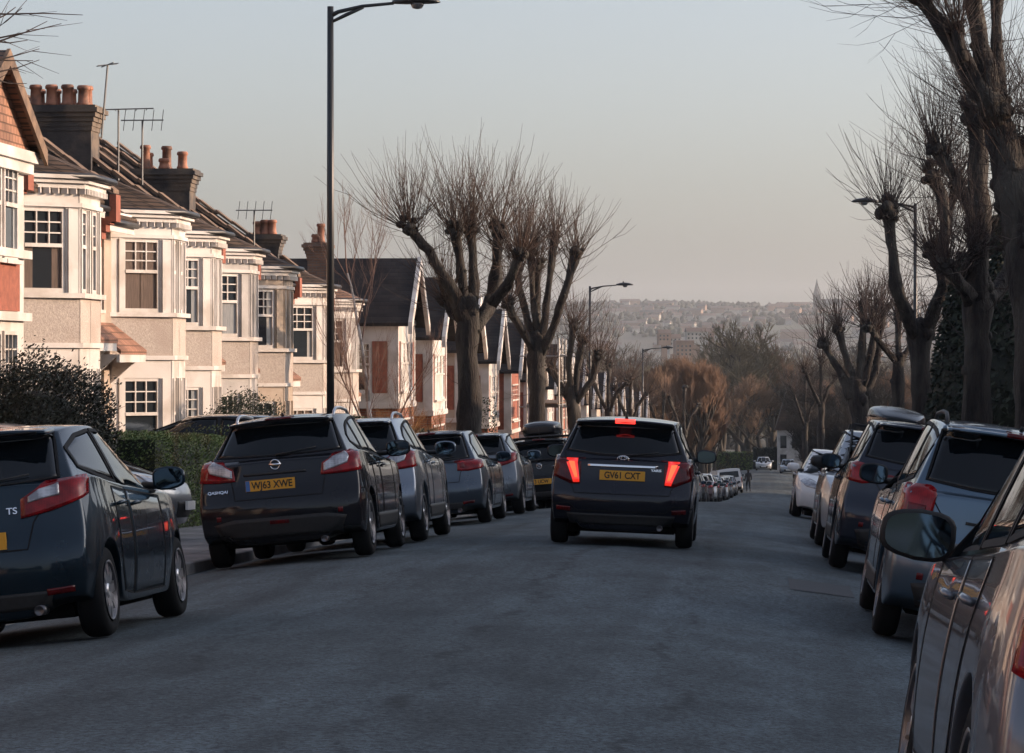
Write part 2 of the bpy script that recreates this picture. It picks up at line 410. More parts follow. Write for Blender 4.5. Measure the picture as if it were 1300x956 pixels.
class CarShape:
    """sp: dict of silhouettes; builds the body surface and lets panels be laid on it"""
    def __init__(s, sp):
        s.sp = sp; W = sp['W']/2; L = sp['L']
        wr = sp['wr']; arch = wr+.055; ax = sp['axles']
        s.ax = ax
        zb = sp.get('sill', .21)
        def yrear(z): return sinterp(sp['rear'], z)
        def yfront(z): return L-sinterp(sp['front'], z)
        def deck(y): return sinterp(sp['deck'], y)
        def side(z): return sinterp(sp.get('side', [(.18, .93), (.35, .975), (.6, 1.0), (.78, .99), (1.0, .945), (1.3, .9)]), z)
        def planw(y):
            w = 1.0
            t = clamp(1-y/.75, 0, 1); w -= sp.get('rn', .07)*t*t
            t = clamp(1-(L-y)/1.1, 0, 1); w -= sp.get('fn', .14)*t*t
            return w
        def bend(a, y):
            r = clamp(1-y/1.1, 0, 1)**1.5; f = clamp(1-(L-y)/1.2, 0, 1)**1.5
            return sp.get('rb', .13)*abs(a)**2.6*r - sp.get('fb', .26)*abs(a)**2.2*f
        # stations
        st = [0, .05/L, .14/L, .26/L]
        for c in ax:
            for k in (-1.22, -1.0, -.92, -.72, -.4, 0, .4, .72, .92, 1.0, 1.22): st.append((c+k*arch)/L)
        st += [(ax[0]+ax[1])/2/L-.1, (ax[0]+ax[1])/2/L+.1, 1-.24/L, 1-.12/L, 1-.045/L, 1]
        st = sorted(x for x in st if 0 <= x <= 1)
        o = [st[0]]
        for x in st[1:]:
            if x-o[-1] > .012: o.append(x)
        if o[-1] < 1: o[-1] = 1
        st = o
        def archz(y):
            for c in ax:
                d = abs(y-c)
                if d < arch: return wr+math.sqrt(max(0, arch*arch-d*d))
            return 0
        def low(a, b, c):
            y0 = b*L
            edge = clamp((abs(a)-.60)/.06, 0, 1)
            zlow = zb+ (max(0, archz(y0)-zb) if edge > 0 else 0)
            e = 0
            zend = zb+ .10*clamp(1-y0/.35, 0, 1)+.04*clamp(1-(L-y0)/.35, 0, 1)
            zlow = max(zlow, zend)
            zt = deck(y0)+.03*(1-a*a)-.0
            z = zlow+(zt-zlow)*c
            yr, yf = yrear(z), yfront(z)
            # keep the wheel stations at their place: ends only move within .5 m
            y = y0+yr*clamp(1-y0/.6, 0, 1)-(L-yf)*clamp(1-(L-y0)/.8, 0, 1)
            x = a*W*side(z)*planw(y0)
            if abs(a) < .99 and c == 0 and edge == 0: z = zb-.02
            return Vector((x, y+bend(a, y0), z))
        nxs = [-1, -.97, -.88, -.66, -.6, -.3, 0, .3, .6, .66, .88, .97, 1]
        nzs = [0, .04, .22, .42, .6, .78, .9, .97, 1]
        v1, f1 = gridbox(nxs, st, nzs, low)
        me = MB(); me.add(v1, f1)
        # greenhouse
        g = sp['gh']        # rear base y, rear top y, front base y, front top y, roof line [(y,z)], half width base, half width top
        zbelt = sp['belt']
        def up(a, b, c):
            c2 = c
            yr = g['r0']+(g['r1']-g['r0'])*(c2**g.get('rp', 1.0)); yf = g['f0']+(g['f1']-g['f0'])*(c2**g.get('fp', 1.08))
            y = yr+(yf-yr)*b
            zr = sinterp(g['roof'], y)
            z0 = interp(zbelt, y)-.06
            z = z0+(zr-z0)*c2
            w = g['w0']+(g['w1']-g['w0'])*(c2**1.15)
            # slight narrowing to the back
            w *= 1-g.get('taper', .06)*clamp(1-b/.5, 0, 1)**1.6 - g.get('ftaper', .03)*clamp((b-.6)/.4, 0, 1)**2
            z -= g.get('crown', .045)*abs(a)**2.4*c2
            rbend = g.get('rbend', .07); fbend = g.get('fbend', .20)
            y += rbend*abs(a)**2.3*clamp(1-b/.35, 0, 1)**1.3 - fbend*abs(a)**2.2*clamp(1-(1-b)/.4, 0, 1)**1.3
            return Vector((a*w, y, z))
        bs = [0, .018, .05, .15, .3, .45, .6, .75, .88, .955, .985, 1]
        v2, f2 = gridbox([-1, -.965, -.88, -.5, 0, .5, .88, .965, 1], bs, [0, .15, .4, .65, .85, .94, .975, 1], up)
        me.add(v2, f2)
        me.m = None
        if sp.get('spoiler'):
            q = sp['spoiler']   # y0,y1,z,halfw
            def spf(a, b, c):
                x = a*q[3]; y = q[0]+(q[1]-q[0])*b+.05*abs(a)**2.5; z = q[2]+(c-.5)*(.03+.03*b)-.03*abs(a)**2.3-(.012*(1-b))
                return Vector((x, y, z))
            v3, f3 = gridbox([-1, -.96, -.5, 0, .5, .96, 1], [0, .12, .5, 1], [0, 1], spf); me.add(v3, f3)
        s.body = me
        s.low = low
        # surfaces for projecting
        tmp = meshobj('tmp', me.v, me.f, None); tmp.data.materials.clear()
        m = tmp.modifiers.new('s', 'SUBSURF'); m.levels = 2; m.render_levels = 2
        bake(tmp); tmp.data.polygons.foreach_set('use_smooth', [True]*len(tmp.data.polygons))
        s.mesh = tmp.data
        vv = [q.co.copy() for q in tmp.data.vertices]; ff = [tuple(p.vertices) for p in tmp.data.polygons]
        s.bvh = BVHTree.FromPolygons(vv, ff)
        bpy.data.objects.remove(tmp)
    def proj(s, p, d):
        d = Vector(d).normalized(); p = Vector(p)
        h = s.bvh.ray_cast(p-d*3, d, 6)
        if h[0] is None:
            h = s.bvh.find_nearest(p)
            return h[0], (h[1] if h[1].dot(d) < 0 else -h[1])
        n = h[1]
        if n.dot(d) > 0: n = -n
        return h[0], n
    def panel(s, name, top, bot, d, mat, parent, off=.005, n=10, m=6, thick=.012, smooth=True, mirror=False, bm=None):
        if mirror:
            top = [(-x, y, z) for x, y, z in top][::-1]; bot = [(-x, y, z) for x, y, z in bot][::-1]; d = (-d[0], d[1], d[2])
        def res(pl, t):
            pl = [Vector(p) for p in pl]; ln = [(b-a).length for a, b in zip(pl, pl[1:])]; T = sum(ln)*t
            for i, l in enumerate(ln):
                if T <= l or i == len(ln)-1: return pl[i].lerp(pl[i+1], clamp(T/l if l else 0, 0, 1))
                T -= l
        g = []; 
        for j in range(m+1):
            for i in range(n+1):
                a = res(top, i/n); b = res(bot, i/n); p, nn = s.proj(a.lerp(b, j/m), d); g.append((p, nn))
        vs = [p+nn*off for p, nn in g]; fs = []
        for j in range(m):
            for i in range(n):
                q = j*(n+1)+i; fs.append((q, q+1, q+n+2, q+n+1))
        # orient
        e = (vs[1]-vs[0]).cross(vs[n+1]-vs[0])
        flip = e.dot(Vector(d)) > 0
        ring = [i for i in range(n+1)]+[j*(n+1)+n for j in range(1, m+1)]+[m*(n+1)+i for i in range(n-1, -1, -1)]+[j*(n+1) for j in range(m-1, 0, -1)]
        b0 = len(vs); vs += [vs[k]-g[k][1]*thick for k in ring]; r = len(ring)
        for k in range(r): fs.append((ring[k], b0+k, b0+(k+1) % r, ring[(k+1) % r]))
        if flip: fs = [f[::-1] for f in fs]
        if bm is not None: bm.add(vs, fs); return
        o = meshobj(name, vs, fs, mat, parent)
        npoly = n*m
        o.data.polygons.foreach_set('use_smooth', [i < npoly for i in range(len(o.data.polygons))])
        return o
    def strip(s, bm, pts, w, d, off=.006, mirror=False, step=.06):
        """thin strip following the polyline pts on the body"""
        if mirror: pts = [(-x, y, z) for x, y, z in pts]; d = (-d[0], d[1], d[2])
        P = []
        for a, b in zip(pts, pts[1:]):
            a = Vector(a); b = Vector(b); k = max(1, int((b-a).length/step)); P += [a.lerp(b, i/k) for i in range(k)]
        P.append(Vector(pts[-1])); Q = [s.proj(p, d) for p in P]
        vs = []
        for i, (p, nn) in enumerate(Q):
            t = Q[min(i+1, len(Q)-1)][0]-Q[max(i-1, 0)][0]
            if t.length < 1e-6: t = Vector((0, 0, 1))
            b = t.normalized().cross(nn).normalized()*w/2
            vs += [p+b+nn*off, p-b+nn*off, p-b-nn*.01, p+b-nn*.01]
        fs = []
        for i in range(len(Q)-1):
            for k in range(4): fs.append((4*i+k, 4*i+(k+1) % 4, 4*i+4+(k+1) % 4, 4*i+4+k))
        fs += [(3, 2, 1, 0), tuple(4*(len(Q)-1)+k for k in range(4))]
        bm.add(vs, fs)

WHEELS = {}
def make_wheel(parent, x, y, r, w, sgn, kind='alloy', steer=0):
    key = (round(r, 3), w, kind)
    if key not in WHEELS:
        t = MB(); ri = r*.66
        t.lathe([(ri, -w/2+.01), (r*.80, -w/2), (r*.93, -w/2+.008), (r*.985, -w/2+.035), (r, -w/2+.06), (r, w/2-.06), (r*.985, w/2-.035), (r*.93, w/2-.008), (r*.80, w/2), (ri, w/2-.012)], 40, 'x', caps=False)
        rm = MB()
        rm.lathe([(.03, w/2-.10), (ri*.98, w/2-.09), (ri*1.0, w/2-.004), (ri*1.03, w/2+.001), (ri*.93, w/2-.004), (ri*.90, w/2-.05), (ri*.3, w/2-.075), (.02, w/2-.075)], 40, 'x')
        ns = {'alloy': 7, 'five': 5, 'hub': 9, 'dark': 6}[kind]
        sp = MB()
        for k in range(ns):
            a = 2*math.pi*k/ns
            for off in ((-.10, .10) if kind in ('five',) else (0,)):
                ww = {'alloy': .022, 'five': .017, 'hub': .024, 'dark': .03}[kind]
                pr = [(w/2-.028, ri*.12), (w/2-.012, ri*.55), (w/2-.016, ri*.95)]
                vs = []
                for xx, rr in pr:
                    an = a+off*(rr/ri)
                    c, s_ = math.cos(an), math.sin(an)
                    for dx, dt in ((0, -ww), (0, ww), (-.03, ww), (-.03, -ww)):
                        vs.append((xx+dx, rr*c-dt*s_*(1+.4*rr/ri), rr*s_+dt*c*(1+.4*rr/ri)))
                fs = []
                for i in range(2):
                    for q in range(4): fs.append((4*i+q, 4*i+(q+1) % 4, 4*i+4+(q+1) % 4, 4*i+4+q))
                sp.add(vs, fs)
        sp.lathe([(.001, w/2-.02), (.035, w/2-.012), (.05, w/2-.02), (.055, w/2-.06)], 16, 'x')
        a_ = t.build('tyre', M['tyre'], None, True); b_ = rm.build('rim', M['darkalloy'], None, True); c_ = sp.build('spokes', M['alloy'] if kind != 'dark' else M['darkalloy'], None, False)
        WHEELS[key] = (a_.data, b_.data, c_.data)
        for o in (a_, b_, c_): bpy.data.objects.remove(o)
    me = WHEELS[key]
    wo = empty('wheel', (x, y, r)); wo.parent = parent; wo.rotation_euler = (rnd.uniform(0, 1), 0, (math.pi if sgn < 0 else 0)+steer)
    for nm, d in zip(('tyre', 'rim', 'rim_spokes'), me):
        o = bpy.data.objects.new(nm, d); COL.objects.link(o); o.parent = wo
    return wo

SHAPES = {}
def make_car(spec, col, label, loc, rz=0, plate=None, group='cars parked along the kerb', metal=.5, wheels='alloy', cat='car', tail=None, badge=None, extras=(), pitch=None, kind='parked_car', plate_txt=None, rough=.3, steer=0):
    if spec['name'] not in SHAPES: SHAPES[spec['name']] = CarShape(spec)
    cs = SHAPES[spec['name']]; sp = spec; L = sp['L']; W = sp['W']/2
    root = empty(kind, loc, rz, label, cat, group)
    root.rotation_mode = 'XYZ'; root.rotation_euler = (0, 0, rz)
    inner = root
    Y0 = -L/2
    pm = paint('paint', col, metal, rough)
    body = bpy.data.objects.new('body', cs.mesh.copy()); COL.objects.link(body); body.parent = inner; body.data.materials.append(pm)
    kids = [body]
    def P(name, top, bot, d, mat, off=.005, n=10, m=6, mirror=False, par=inner, thick=.012):
        o = cs.panel(name, top, bot, d, mat, par, off, n, m, thick, True, mirror); kids.append(o); return o
    ax = cs.ax; wr = sp['wr']
    # --- side glass, doors
    for mir in (False, True):
        for top, bot in sp['side_glass']:
            k = 1.2
            P('window', [(k, y, z) for y, z in top], [(k, y, z) for y, z in bot], (-1, 0, 0), M['glass'], .004, 14, 6, mir)
        tr = MB()
        for top, bot in sp['side_glass']:
            loop = [(1.2, y, z) for y, z in top]+[(1.2, y, z) for y, z in bot[::-1]]+[(1.2, *top[0])]
            cs.strip(tr, loop, .028, (-1, 0, 0), .008, mir)
        kids.append(tr.build('window_seal', M['rubber'], inner))
        if sp.get('chrome_belt'):
            tr = MB(); cs.strip(tr, [(1.2, y, z) for y, z in sp['chrome_belt']], .016, (-1, 0, 0), .012, mir); kids.append(tr.build('chrome_trim', M['chrome'], inner))
        for dr in sp['doors']:
            top, bot = dr['top'], dr['bot']
            loop = [(1.2, y, z) for y, z in top]+[(1.2, y, z) for y, z in bot[::-1]]+[(1.2, *top[0])]
            do = P('door', [(1.2, y, z) for y, z in top], [(1.2, y, z) for y, z in bot], (-1, 0, 0), pm, .0035, 16, 10, mir)
            sb = MB(); cs.strip(sb, loop, .011, (-1, 0, 0), .0042, mir, .05); sbo = sb.build('door_gap', M['rubber'], do)
            hb = MB(); sx = -1 if mir else 1; hy, hz = dr['handle']
            p, nn = cs.proj((sx*1.2, hy, hz), (-sx, 0, 0))
            hb.tube([p+Vector((0, -.10, -.004))+nn*.012, p+Vector((0, -.08, 0))+nn*.036, p+Vector((0, .06, .004))+nn*.038, p+Vector((0, .10, .002))+nn*.012], [.012, .014, .014, .010], 8)
            hb.build('door_handle', pm if not sp.get('chrome_handle') else M['chrome'], do, True)
    # --- rear glass, windscreen
    rg = sp['rear_glass']
    P('rear_window', [(x, -1, z) for x, z in rg[0]], [(x, -1, z) for x, z in rg[1]], (0, 1, 0), M['glass'], .004, 20, 10)
    sb = MB(); cs.strip(sb, [(x, -1, z) for x, z in rg[0]]+[(x, -1, z) for x, z in rg[1][::-1]]+[(rg[0][0][0], -1, rg[0][0][1])], .02, (0, 1, 0), .0065); kids.append(sb.build('window_seal', M['rubber'], inner))
    wg = sp['screen']
    P('windscreen', [(x, L+1, z) for x, z in wg[0]], [(x, L+1, z) for x, z in wg[1]], (0, -1, 0), M['glass'], .004, 18, 8)
    # wiper
    if sp.get('wiper', True):
        zz = rg[1][len(rg[1])//2][1]
        wb = MB(); pts = [cs.proj((-.02+.42*t, -1, zz-.01+.05*t), (0, 1, 0)) for t in (0, .3, .6, 1)]
        wb.tube([p+n_*.022 for p, n_ in pts], [.012, .008, .007, .006], 6); wb.build('rear_wiper', M['plastic'], inner, True)
    # --- tail lamps
    for mir in (False, True):
        for tl in sp['tails']:
            ml = M[(tail or {}).get(tl['m'], tl['m'])] if (tail or {}).get(tl['m'], tl['m']) in M else M['lampred']
            lo = P('tail_light', tl['top'], tl['bot'], tl.get('d', (-.72, .7, 0)), ml, tl.get('off', .014), 12, 6, mir, thick=.03)
        if sp.get('tail_seam'):
            sb = MB(); cs.strip(sb, sp['tail_seam'], .012, (0, 1, 0), .004, mir); sb.build('tailgate_gap', M['rubber'], inner)
        for hl in sp['heads']:
            P('headlight', hl['top'], hl['bot'], hl.get('d', (-.6, -.8, 0)), M[hl['m']], hl.get('off', .01), 10, 5, mir, thick=.03)
        for fl in sp.get('reflectors', []):
            P('reflector', fl[0], fl[1], (0, 1, 0), M['lampdark'], .008, 5, 3, mir)
        # mirror
        mp, mn = cs.proj(((-1.2 if mir else 1.2), sp['mirror'][0], sp['mirror'][1]-.05), ((1 if mir else -1), 0, 0))
        sx = -1 if mir else 1
        mo = MB(); ms = sp.get('mscale', 1.0)
        cx = sx*(W*.985+.085*ms); cy = sp['mirror'][0]; cz = sp['mirror'][1]
        hw, hh, hd = .125*ms, .085*ms, .10*ms
        vs = []; n_ = 20; prof = [(0, .93, .90), (.06, 1, 1), (.3, .99, .98), (.7, .82, .80), (.95, .45, .45), (1.0, .12, .12)]
        for t, a_, b_ in prof:
            for k in range(n_):
                an = 2*math.pi*k/n_; ex = .58
                ca = math.copysign(abs(math.cos(an))**ex, math.cos(an)); sa = math.copysign(abs(math.sin(an))**ex, math.sin(an))
                tap = 1-.18*(ca*sx > 0)*abs(ca)
                vs.append((cx+ca*hw*a_, cy-.02+hd*t, cz+sa*hh*b_*tap))
        fs = [(i*n_+k, i*n_+(k+1) % n_, (i+1)*n_+(k+1) % n_, (i+1)*n_+k) for i in range(len(prof)-1) for k in range(n_)]
        fs += [tuple((len(prof)-1)*n_+k for k in range(n_)), tuple(range(n_))[::-1]]
        mo.add(vs, fs)
        mobj = mo.build('wing_mirror', pm if sp.get('mirror_paint', True) and not (extras and 'blackmirror' in extras) else M['plastic'], inner, True)
        st = MB(); st.tube([(mp.x-sx*.02, cy+.03, mp.z+.01), ((mp.x+cx)/2, cy+.02, cz-.045), (cx-sx*.05, cy+.01, cz-.03)], [.035, .024, .02], 8); st.build('mirror_arm', M['plastic'], mobj, True)
        gm = MB(); vs = []
        for k in range(n_):
            an = 2*math.pi*k/n_; ex = .58
            ca = math.copysign(abs(math.cos(an))**ex, math.cos(an)); sa = math.copysign(abs(math.sin(an))**ex, math.sin(an)); tap = 1-.18*(ca*sx > 0)*abs(ca)
            vs.append((cx+ca*hw*.86, cy-.0225-.004, cz+sa*hh*.84*tap))
        vs2 = [(a, b+.006, c) for a, b, c in vs]
        gm.add(vs+vs2, [tuple(range(n_))[::-1]]+[(k, (k+1) % n_, n_+(k+1) % n_, n_+k) for k in range(n_)])
        gm.build('mirror_glass', M['mirror'], mobj)
        if sp.get('rails'):
            rb = MB(); pts = []
            y0, y1 = sp['rails']; 
            for t in (0, .05, .14, .35, .65, .88, .96, 1):
                y = y0+(y1-y0)*t; p, _ = cs.proj((sx*(sp['gh']['w1']-.075), y, 3), (0, 0, -1)); lift = {0: -.01, .05: .035, .14: .06, 1: -.01, .96: .03, .88: .055}.get(t, .062); pts.append(p+Vector((0, 0, lift)))
            rb.tube(pts, [.017]*len(pts), 8); rb.build('roof_rail', M[sp.get('railmat', 'alloy')], inner, True)
    # --- lower cladding, bumpers
    for nm, top, bot, d, mt, off in sp.get('clad', []):
        P(nm, top, bot, d, M[mt], off, 20, 5)
    for nm, top, bot, d, mt, off in sp.get('sideclad', []):
        for mir in (False, True): P(nm, top, bot, d, M[mt], off, 18, 4, mir)
    if sp.get('tail_lines'):
        sb = MB()
        for ln in sp['tail_lines']: cs.strip(sb, ln, .010, (0, 1, 0), .0035)
        sb.build('tailgate_gap', M['rubber'], inner)
    # grille and bonnet line at the front
    for g in sp.get('grille', []):
        P(g.get('name', 'grille'), g['top'], g['bot'], (0, -1, 0), M[g.get('m', 'plastic')], g.get('off', .006), 16, 5)
    # plates
    if plate != 'none':
        px, pz = sp['plate']
        for rear in (True, False):
            zc = pz if rear else sp.get('fplate', .42)
            d = (0, 1, 0) if rear else (0, -1, 0); yy = -1 if rear else L+1
            p, nn = cs.proj((px if rear else 0, yy, zc), d)
            pb = MB(); ty_ = p.y-(.022 if rear else -.022); ten = px if rear else 0
            pb.box(ten-.26, ten+.26, min(ty_, p.y+(.01 if rear else -.01)), max(ty_, p.y+(.01 if rear else -.01)), zc-.056, zc+.056)
            po = pb.build('number_plate', M['plate_y' if rear else 'plate_w'], inner)
            if rear and plate_txt:
                mt = Matrix.Translation((ten+(.02 if badge == 'ring_bar' else 0), ty_-.0015, zc-.002)) @ Matrix.Rotation(R(90), 4, 'X')
                text_obj('lettering', plate_txt, .104, M['ink'], po, mt, .0012, .86, .0022)
                if badge == 'ring_bar':
                    eb = MB(); eb.box(ten-.258, ten-.215, ty_-.002, ty_+.001, zc-.054, zc+.054); eb.build('plate_band', M['euro'], po)
    # badge
    bx, bz = sp.get('badge', (0, .95))
    p, nn = cs.proj((bx, -1, bz), (0, 1, 0)); bb = MB()
    def ring(cx, cz, ra, rb_, th, n=24):
        pts = [Vector((p.x+cx+ra*math.cos(2*math.pi*k/n), p.y-.016, p.z+cz+rb_*math.sin(2*math.pi*k/n))) for k in range(n+1)]; bb.tube(pts, th, 6, False)
    if badge == 'ring_bar':
        ring(0, 0, .05, .05, .008); bb.box(p.x-.062, p.x+.062, p.y-.026, p.y-.014, p.z-.011, p.z+.011)
    elif badge == 'ovals':
        ring(0, 0, .066, .044, .006); ring(0, 0, .02, .042, .005); ring(0, .016, .046, .017, .005)
    elif badge == 'roundel':
        ring(0, 0, .052, .052, .007)
        for a, b, c, d_ in ((-.032, .034, -.013, -.03), (-.013, -.03, 0, .004), (0, .004, .013, -.03), (.013, -.03, .032, .034), (-.016, .044, 0, .01), (0, .01, .016, .044)):
            bb.tube([(p.x+a, p.y-.016, p.z+b), (p.x+c, p.y-.016, p.z+d_)], .0045, 5)
    elif badge == 'wing':
        ring(0, 0, .058, .045, .006); bb.tube([(p.x-.05, p.y-.016, p.z+.012), (p.x, p.y-.016, p.z-.018), (p.x+.05, p.y-.016, p.z+.012)], .006, 5)
    if bb.v: bb.build('badge', M['chrome'], inner, True)
    for (tx, x, z, sz) in sp.get('script', []):
        p, nn = cs.proj((x, -1, z), (0, 1, 0))
        mt = Matrix.Translation((x, p.y-.012, z)) @ Matrix.Rotation(math.atan2(nn.x, -nn.y), 4, 'Z') @ Matrix.Rotation(R(90)-math.atan2(nn.z, -nn.y), 4, 'X')
        text_obj('lettering', tx, sz, M['chrome'], inner, mt, .003, 1.15, .001)
    # high brake light
    if sp.get('hbl'):
        x, z = sp['hbl']; P('brake_light', [(-x, -1, z+.014), (x, -1, z+.014)], [(-x, -1, z-.014), (x, -1, z-.014)], (0, 1, 0), M['brakebar' if 'lit' in extras else 'lampdark'], .014, 6, 2)
    # exhaust & aerial
    eb = MB(); eb.lathe([(.028, -.05), (.034, -.06), (.034, .12), (.028, .12)], 14, 'y', (-.45 if not sp.get('exr') else .45, .06, .23)); eb.build('exhaust', M['darkalloy'], inner, True)
    ab = MB(); g = sp['gh']; ya = g['r1']+sp.get('aer', .16); p, _ = cs.proj((0, ya, 3), (0, 0, -1))
    ab.tube([p, p+Vector((0, -.01, .03))], [.02, .012], 8); ab.tube([p+Vector((0, -.01, .02)), p+Vector((0, -.09, .20))], [.004, .003], 5)
    ab.build('aerial', M['plastic'], inner, True)
    ub = MB(); ub.box(-W*.72, W*.72, ax[0]-.25, ax[1]+.25, sp.get('sill', .21)-.045, sp.get('sill', .21)+.05); 
    ub.tube([(-W*.8, ax[0], wr-.02), (W*.8, ax[0], wr-.02)], .05, 8); ub.box(-W*.5, W*.5, .12, ax[0]-.3, .22, .32); ub.build('underbody', M['under'], inner)
    tw = sp.get('tw', .2)
    for y in ax:
        for sg in (-1, 1): make_wheel(inner, sg*(W*.985-tw/2-.012), y, wr, tw, sg, wheels, steer if y > L/2 else 0)
    # centre the car on the root
    for ch in root.children:
        ch.location.y -= L/2
    # pitch and roll with the street
    x, y = loc[0], loc[1]
    if kind != 'free':
        dy = Vector((-math.sin(rz), math.cos(rz), 0)); dx = Vector((math.cos(rz), math.sin(rz), 0)); h = 1.2; w_ = .7
        gf = sp_ground(x+dy.x*h, y+dy.y*h); gb = sp_ground(x-dy.x*h, y-dy.y*h)
        gr_ = sp_ground(x+dx.x*w_, y+dx.y*w_); gl = sp_ground(x-dx.x*w_, y-dx.y*w_)
        root.location.z = (gf+gb+gr_+gl)/4
        root.rotation_euler = (math.atan((gf-gb)/(2*h)), -math.atan((gr_-gl)/(2*w_)), rz)
    return root
def sp_ground(x, y):
    if x < kl(y): return lz(y)+.01
    if x > kr(y): return rz(y)+.01
    return road_z(x, y)
# ---------------------------------------------------------------- car silhouettes (rear bumper at y = 0)
def hatch(name, L, W, H, wr, ax, **k):
    d = dict(name=name, L=L, W=W, wr=wr, axles=ax)
    d.update(k); return d
def scaled_profile(H):
    return H
# small hatch A (left foreground, rounded lamps)
HATCH_A = dict(name='hatch_a', L=3.90, W=1.695, wr=.30, axles=[.60, 3.09], sill=.20, rb=.15, rn=.09,
    rear=[(.2, .10), (.34, .02), (.5, 0), (.62, .015), (.72, .07), (.95, .13), (1.1, .17)],
    front=[(.2, .12), (.35, .02), (.5, 0), (.62, .04), (.74, .16), (.9, .3)],
    deck=[(0, 1.03), (.3, 1.08), (1.0, 1.03), (2.2, .95), (2.75, .93), (3.1, .88), (3.5, .79), (3.8, .70), (3.9, .66)],
    belt=[(0, 1.09), (1.0, 1.03), (2.2, .94), (3.0, .90)],
    gh=dict(r0=.16, r1=.62, f0=3.02, f1=1.95, roof=[(0, 1.36), (.5, 1.42), (.9, 1.465), (1.5, 1.475), (2.0, 1.44), (2.4, 1.40), (3.0, 1.36)], w0=.785, w1=.575, taper=.09, rbend=.12, rp=1.15),
    spoiler=(.42, .78, 1.425, .50),
    side_glass=[([(.62, 1.27), (.95, 1.36), (1.33, 1.395)], [(.60, 1.14), (.95, 1.07), (1.36, 1.02)]),
                ([(1.39, 1.395), (1.75, 1.39), (2.1, 1.33), (2.42, 1.19)], [(1.42, 1.0), (1.8, .98), (2.3, .95), (2.72, .935)])],
    doors=[dict(top=[(1.0, .99), (1.38, .96)], bot=[(.985, .62), (1.03, .42), (1.12, .28), (1.40, .25)], handle=(1.1, .87)),
           dict(top=[(1.41, .96), (2.0, .93), (2.52, .90)], bot=[(1.43, .25), (2.0, .25), (2.5, .25)], handle=(1.58, .86))],
    rear_glass=([(-.50, 1.385), (0, 1.40), (.50, 1.385)], [(-.60, 1.08), (-.3, 1.06), (0, 1.06), (.3, 1.06), (.60, 1.08)]),
    screen=([(-.50, 1.37), (0, 1.40), (.50, 1.37)], [(-.66, .98), (0, .95), (.66, .98)]),
    tails=[dict(top=[(.42, .1, .955), (.60, .14, 1.05), (.80, .42, 1.075)], bot=[(.385, .1, .83), (.62, .14, .865), (.80, .36, .95)], m='lampred'),
           dict(top=[(.48, .1, .965), (.56, .12, 1.01), (.66, .20, 1.035)], bot=[(.465, .1, .925), (.56, .12, .945), (.64, .20, .96)], m='lampclear', off=.019)],
    heads=[dict(top=[(.45, 3.8, .70), (.62, 3.6, .76), (.72, 3.3, .82)], bot=[(.42, 3.8, .60), (.62, 3.6, .62), (.76, 3.4, .72)], m='lampclear')],
    reflectors=[([(.50, -1, .36), (.68, -1, .37)], [(.50, -1, .32), (.68, -1, .33)])],
    mirror=(2.52, 1.02), plate=(0, .70), badge=(0, .88), script=[('TS', .30, .885, .062)],
    tail_lines=[[(-.60, -1, 1.02), (-.44, -1, .80), (-.40, -1, .63), (.40, -1, .63), (.44, -1, .80), (.60, -1, 1.02)]],
    clad=[('lower_bumper', [(-.55, -1, .35), (.55, -1, .35)], [(-.5, -1, .24), (.5, -1, .24)], (0, 1, 0), 'plastic', .006)],
    grille=[dict(top=[(-.45, 5, .48), (.45, 5, .48)], bot=[(-.40, 5, .27), (.40, 5, .27)])], hbl=(.13, 1.41), exr=True)
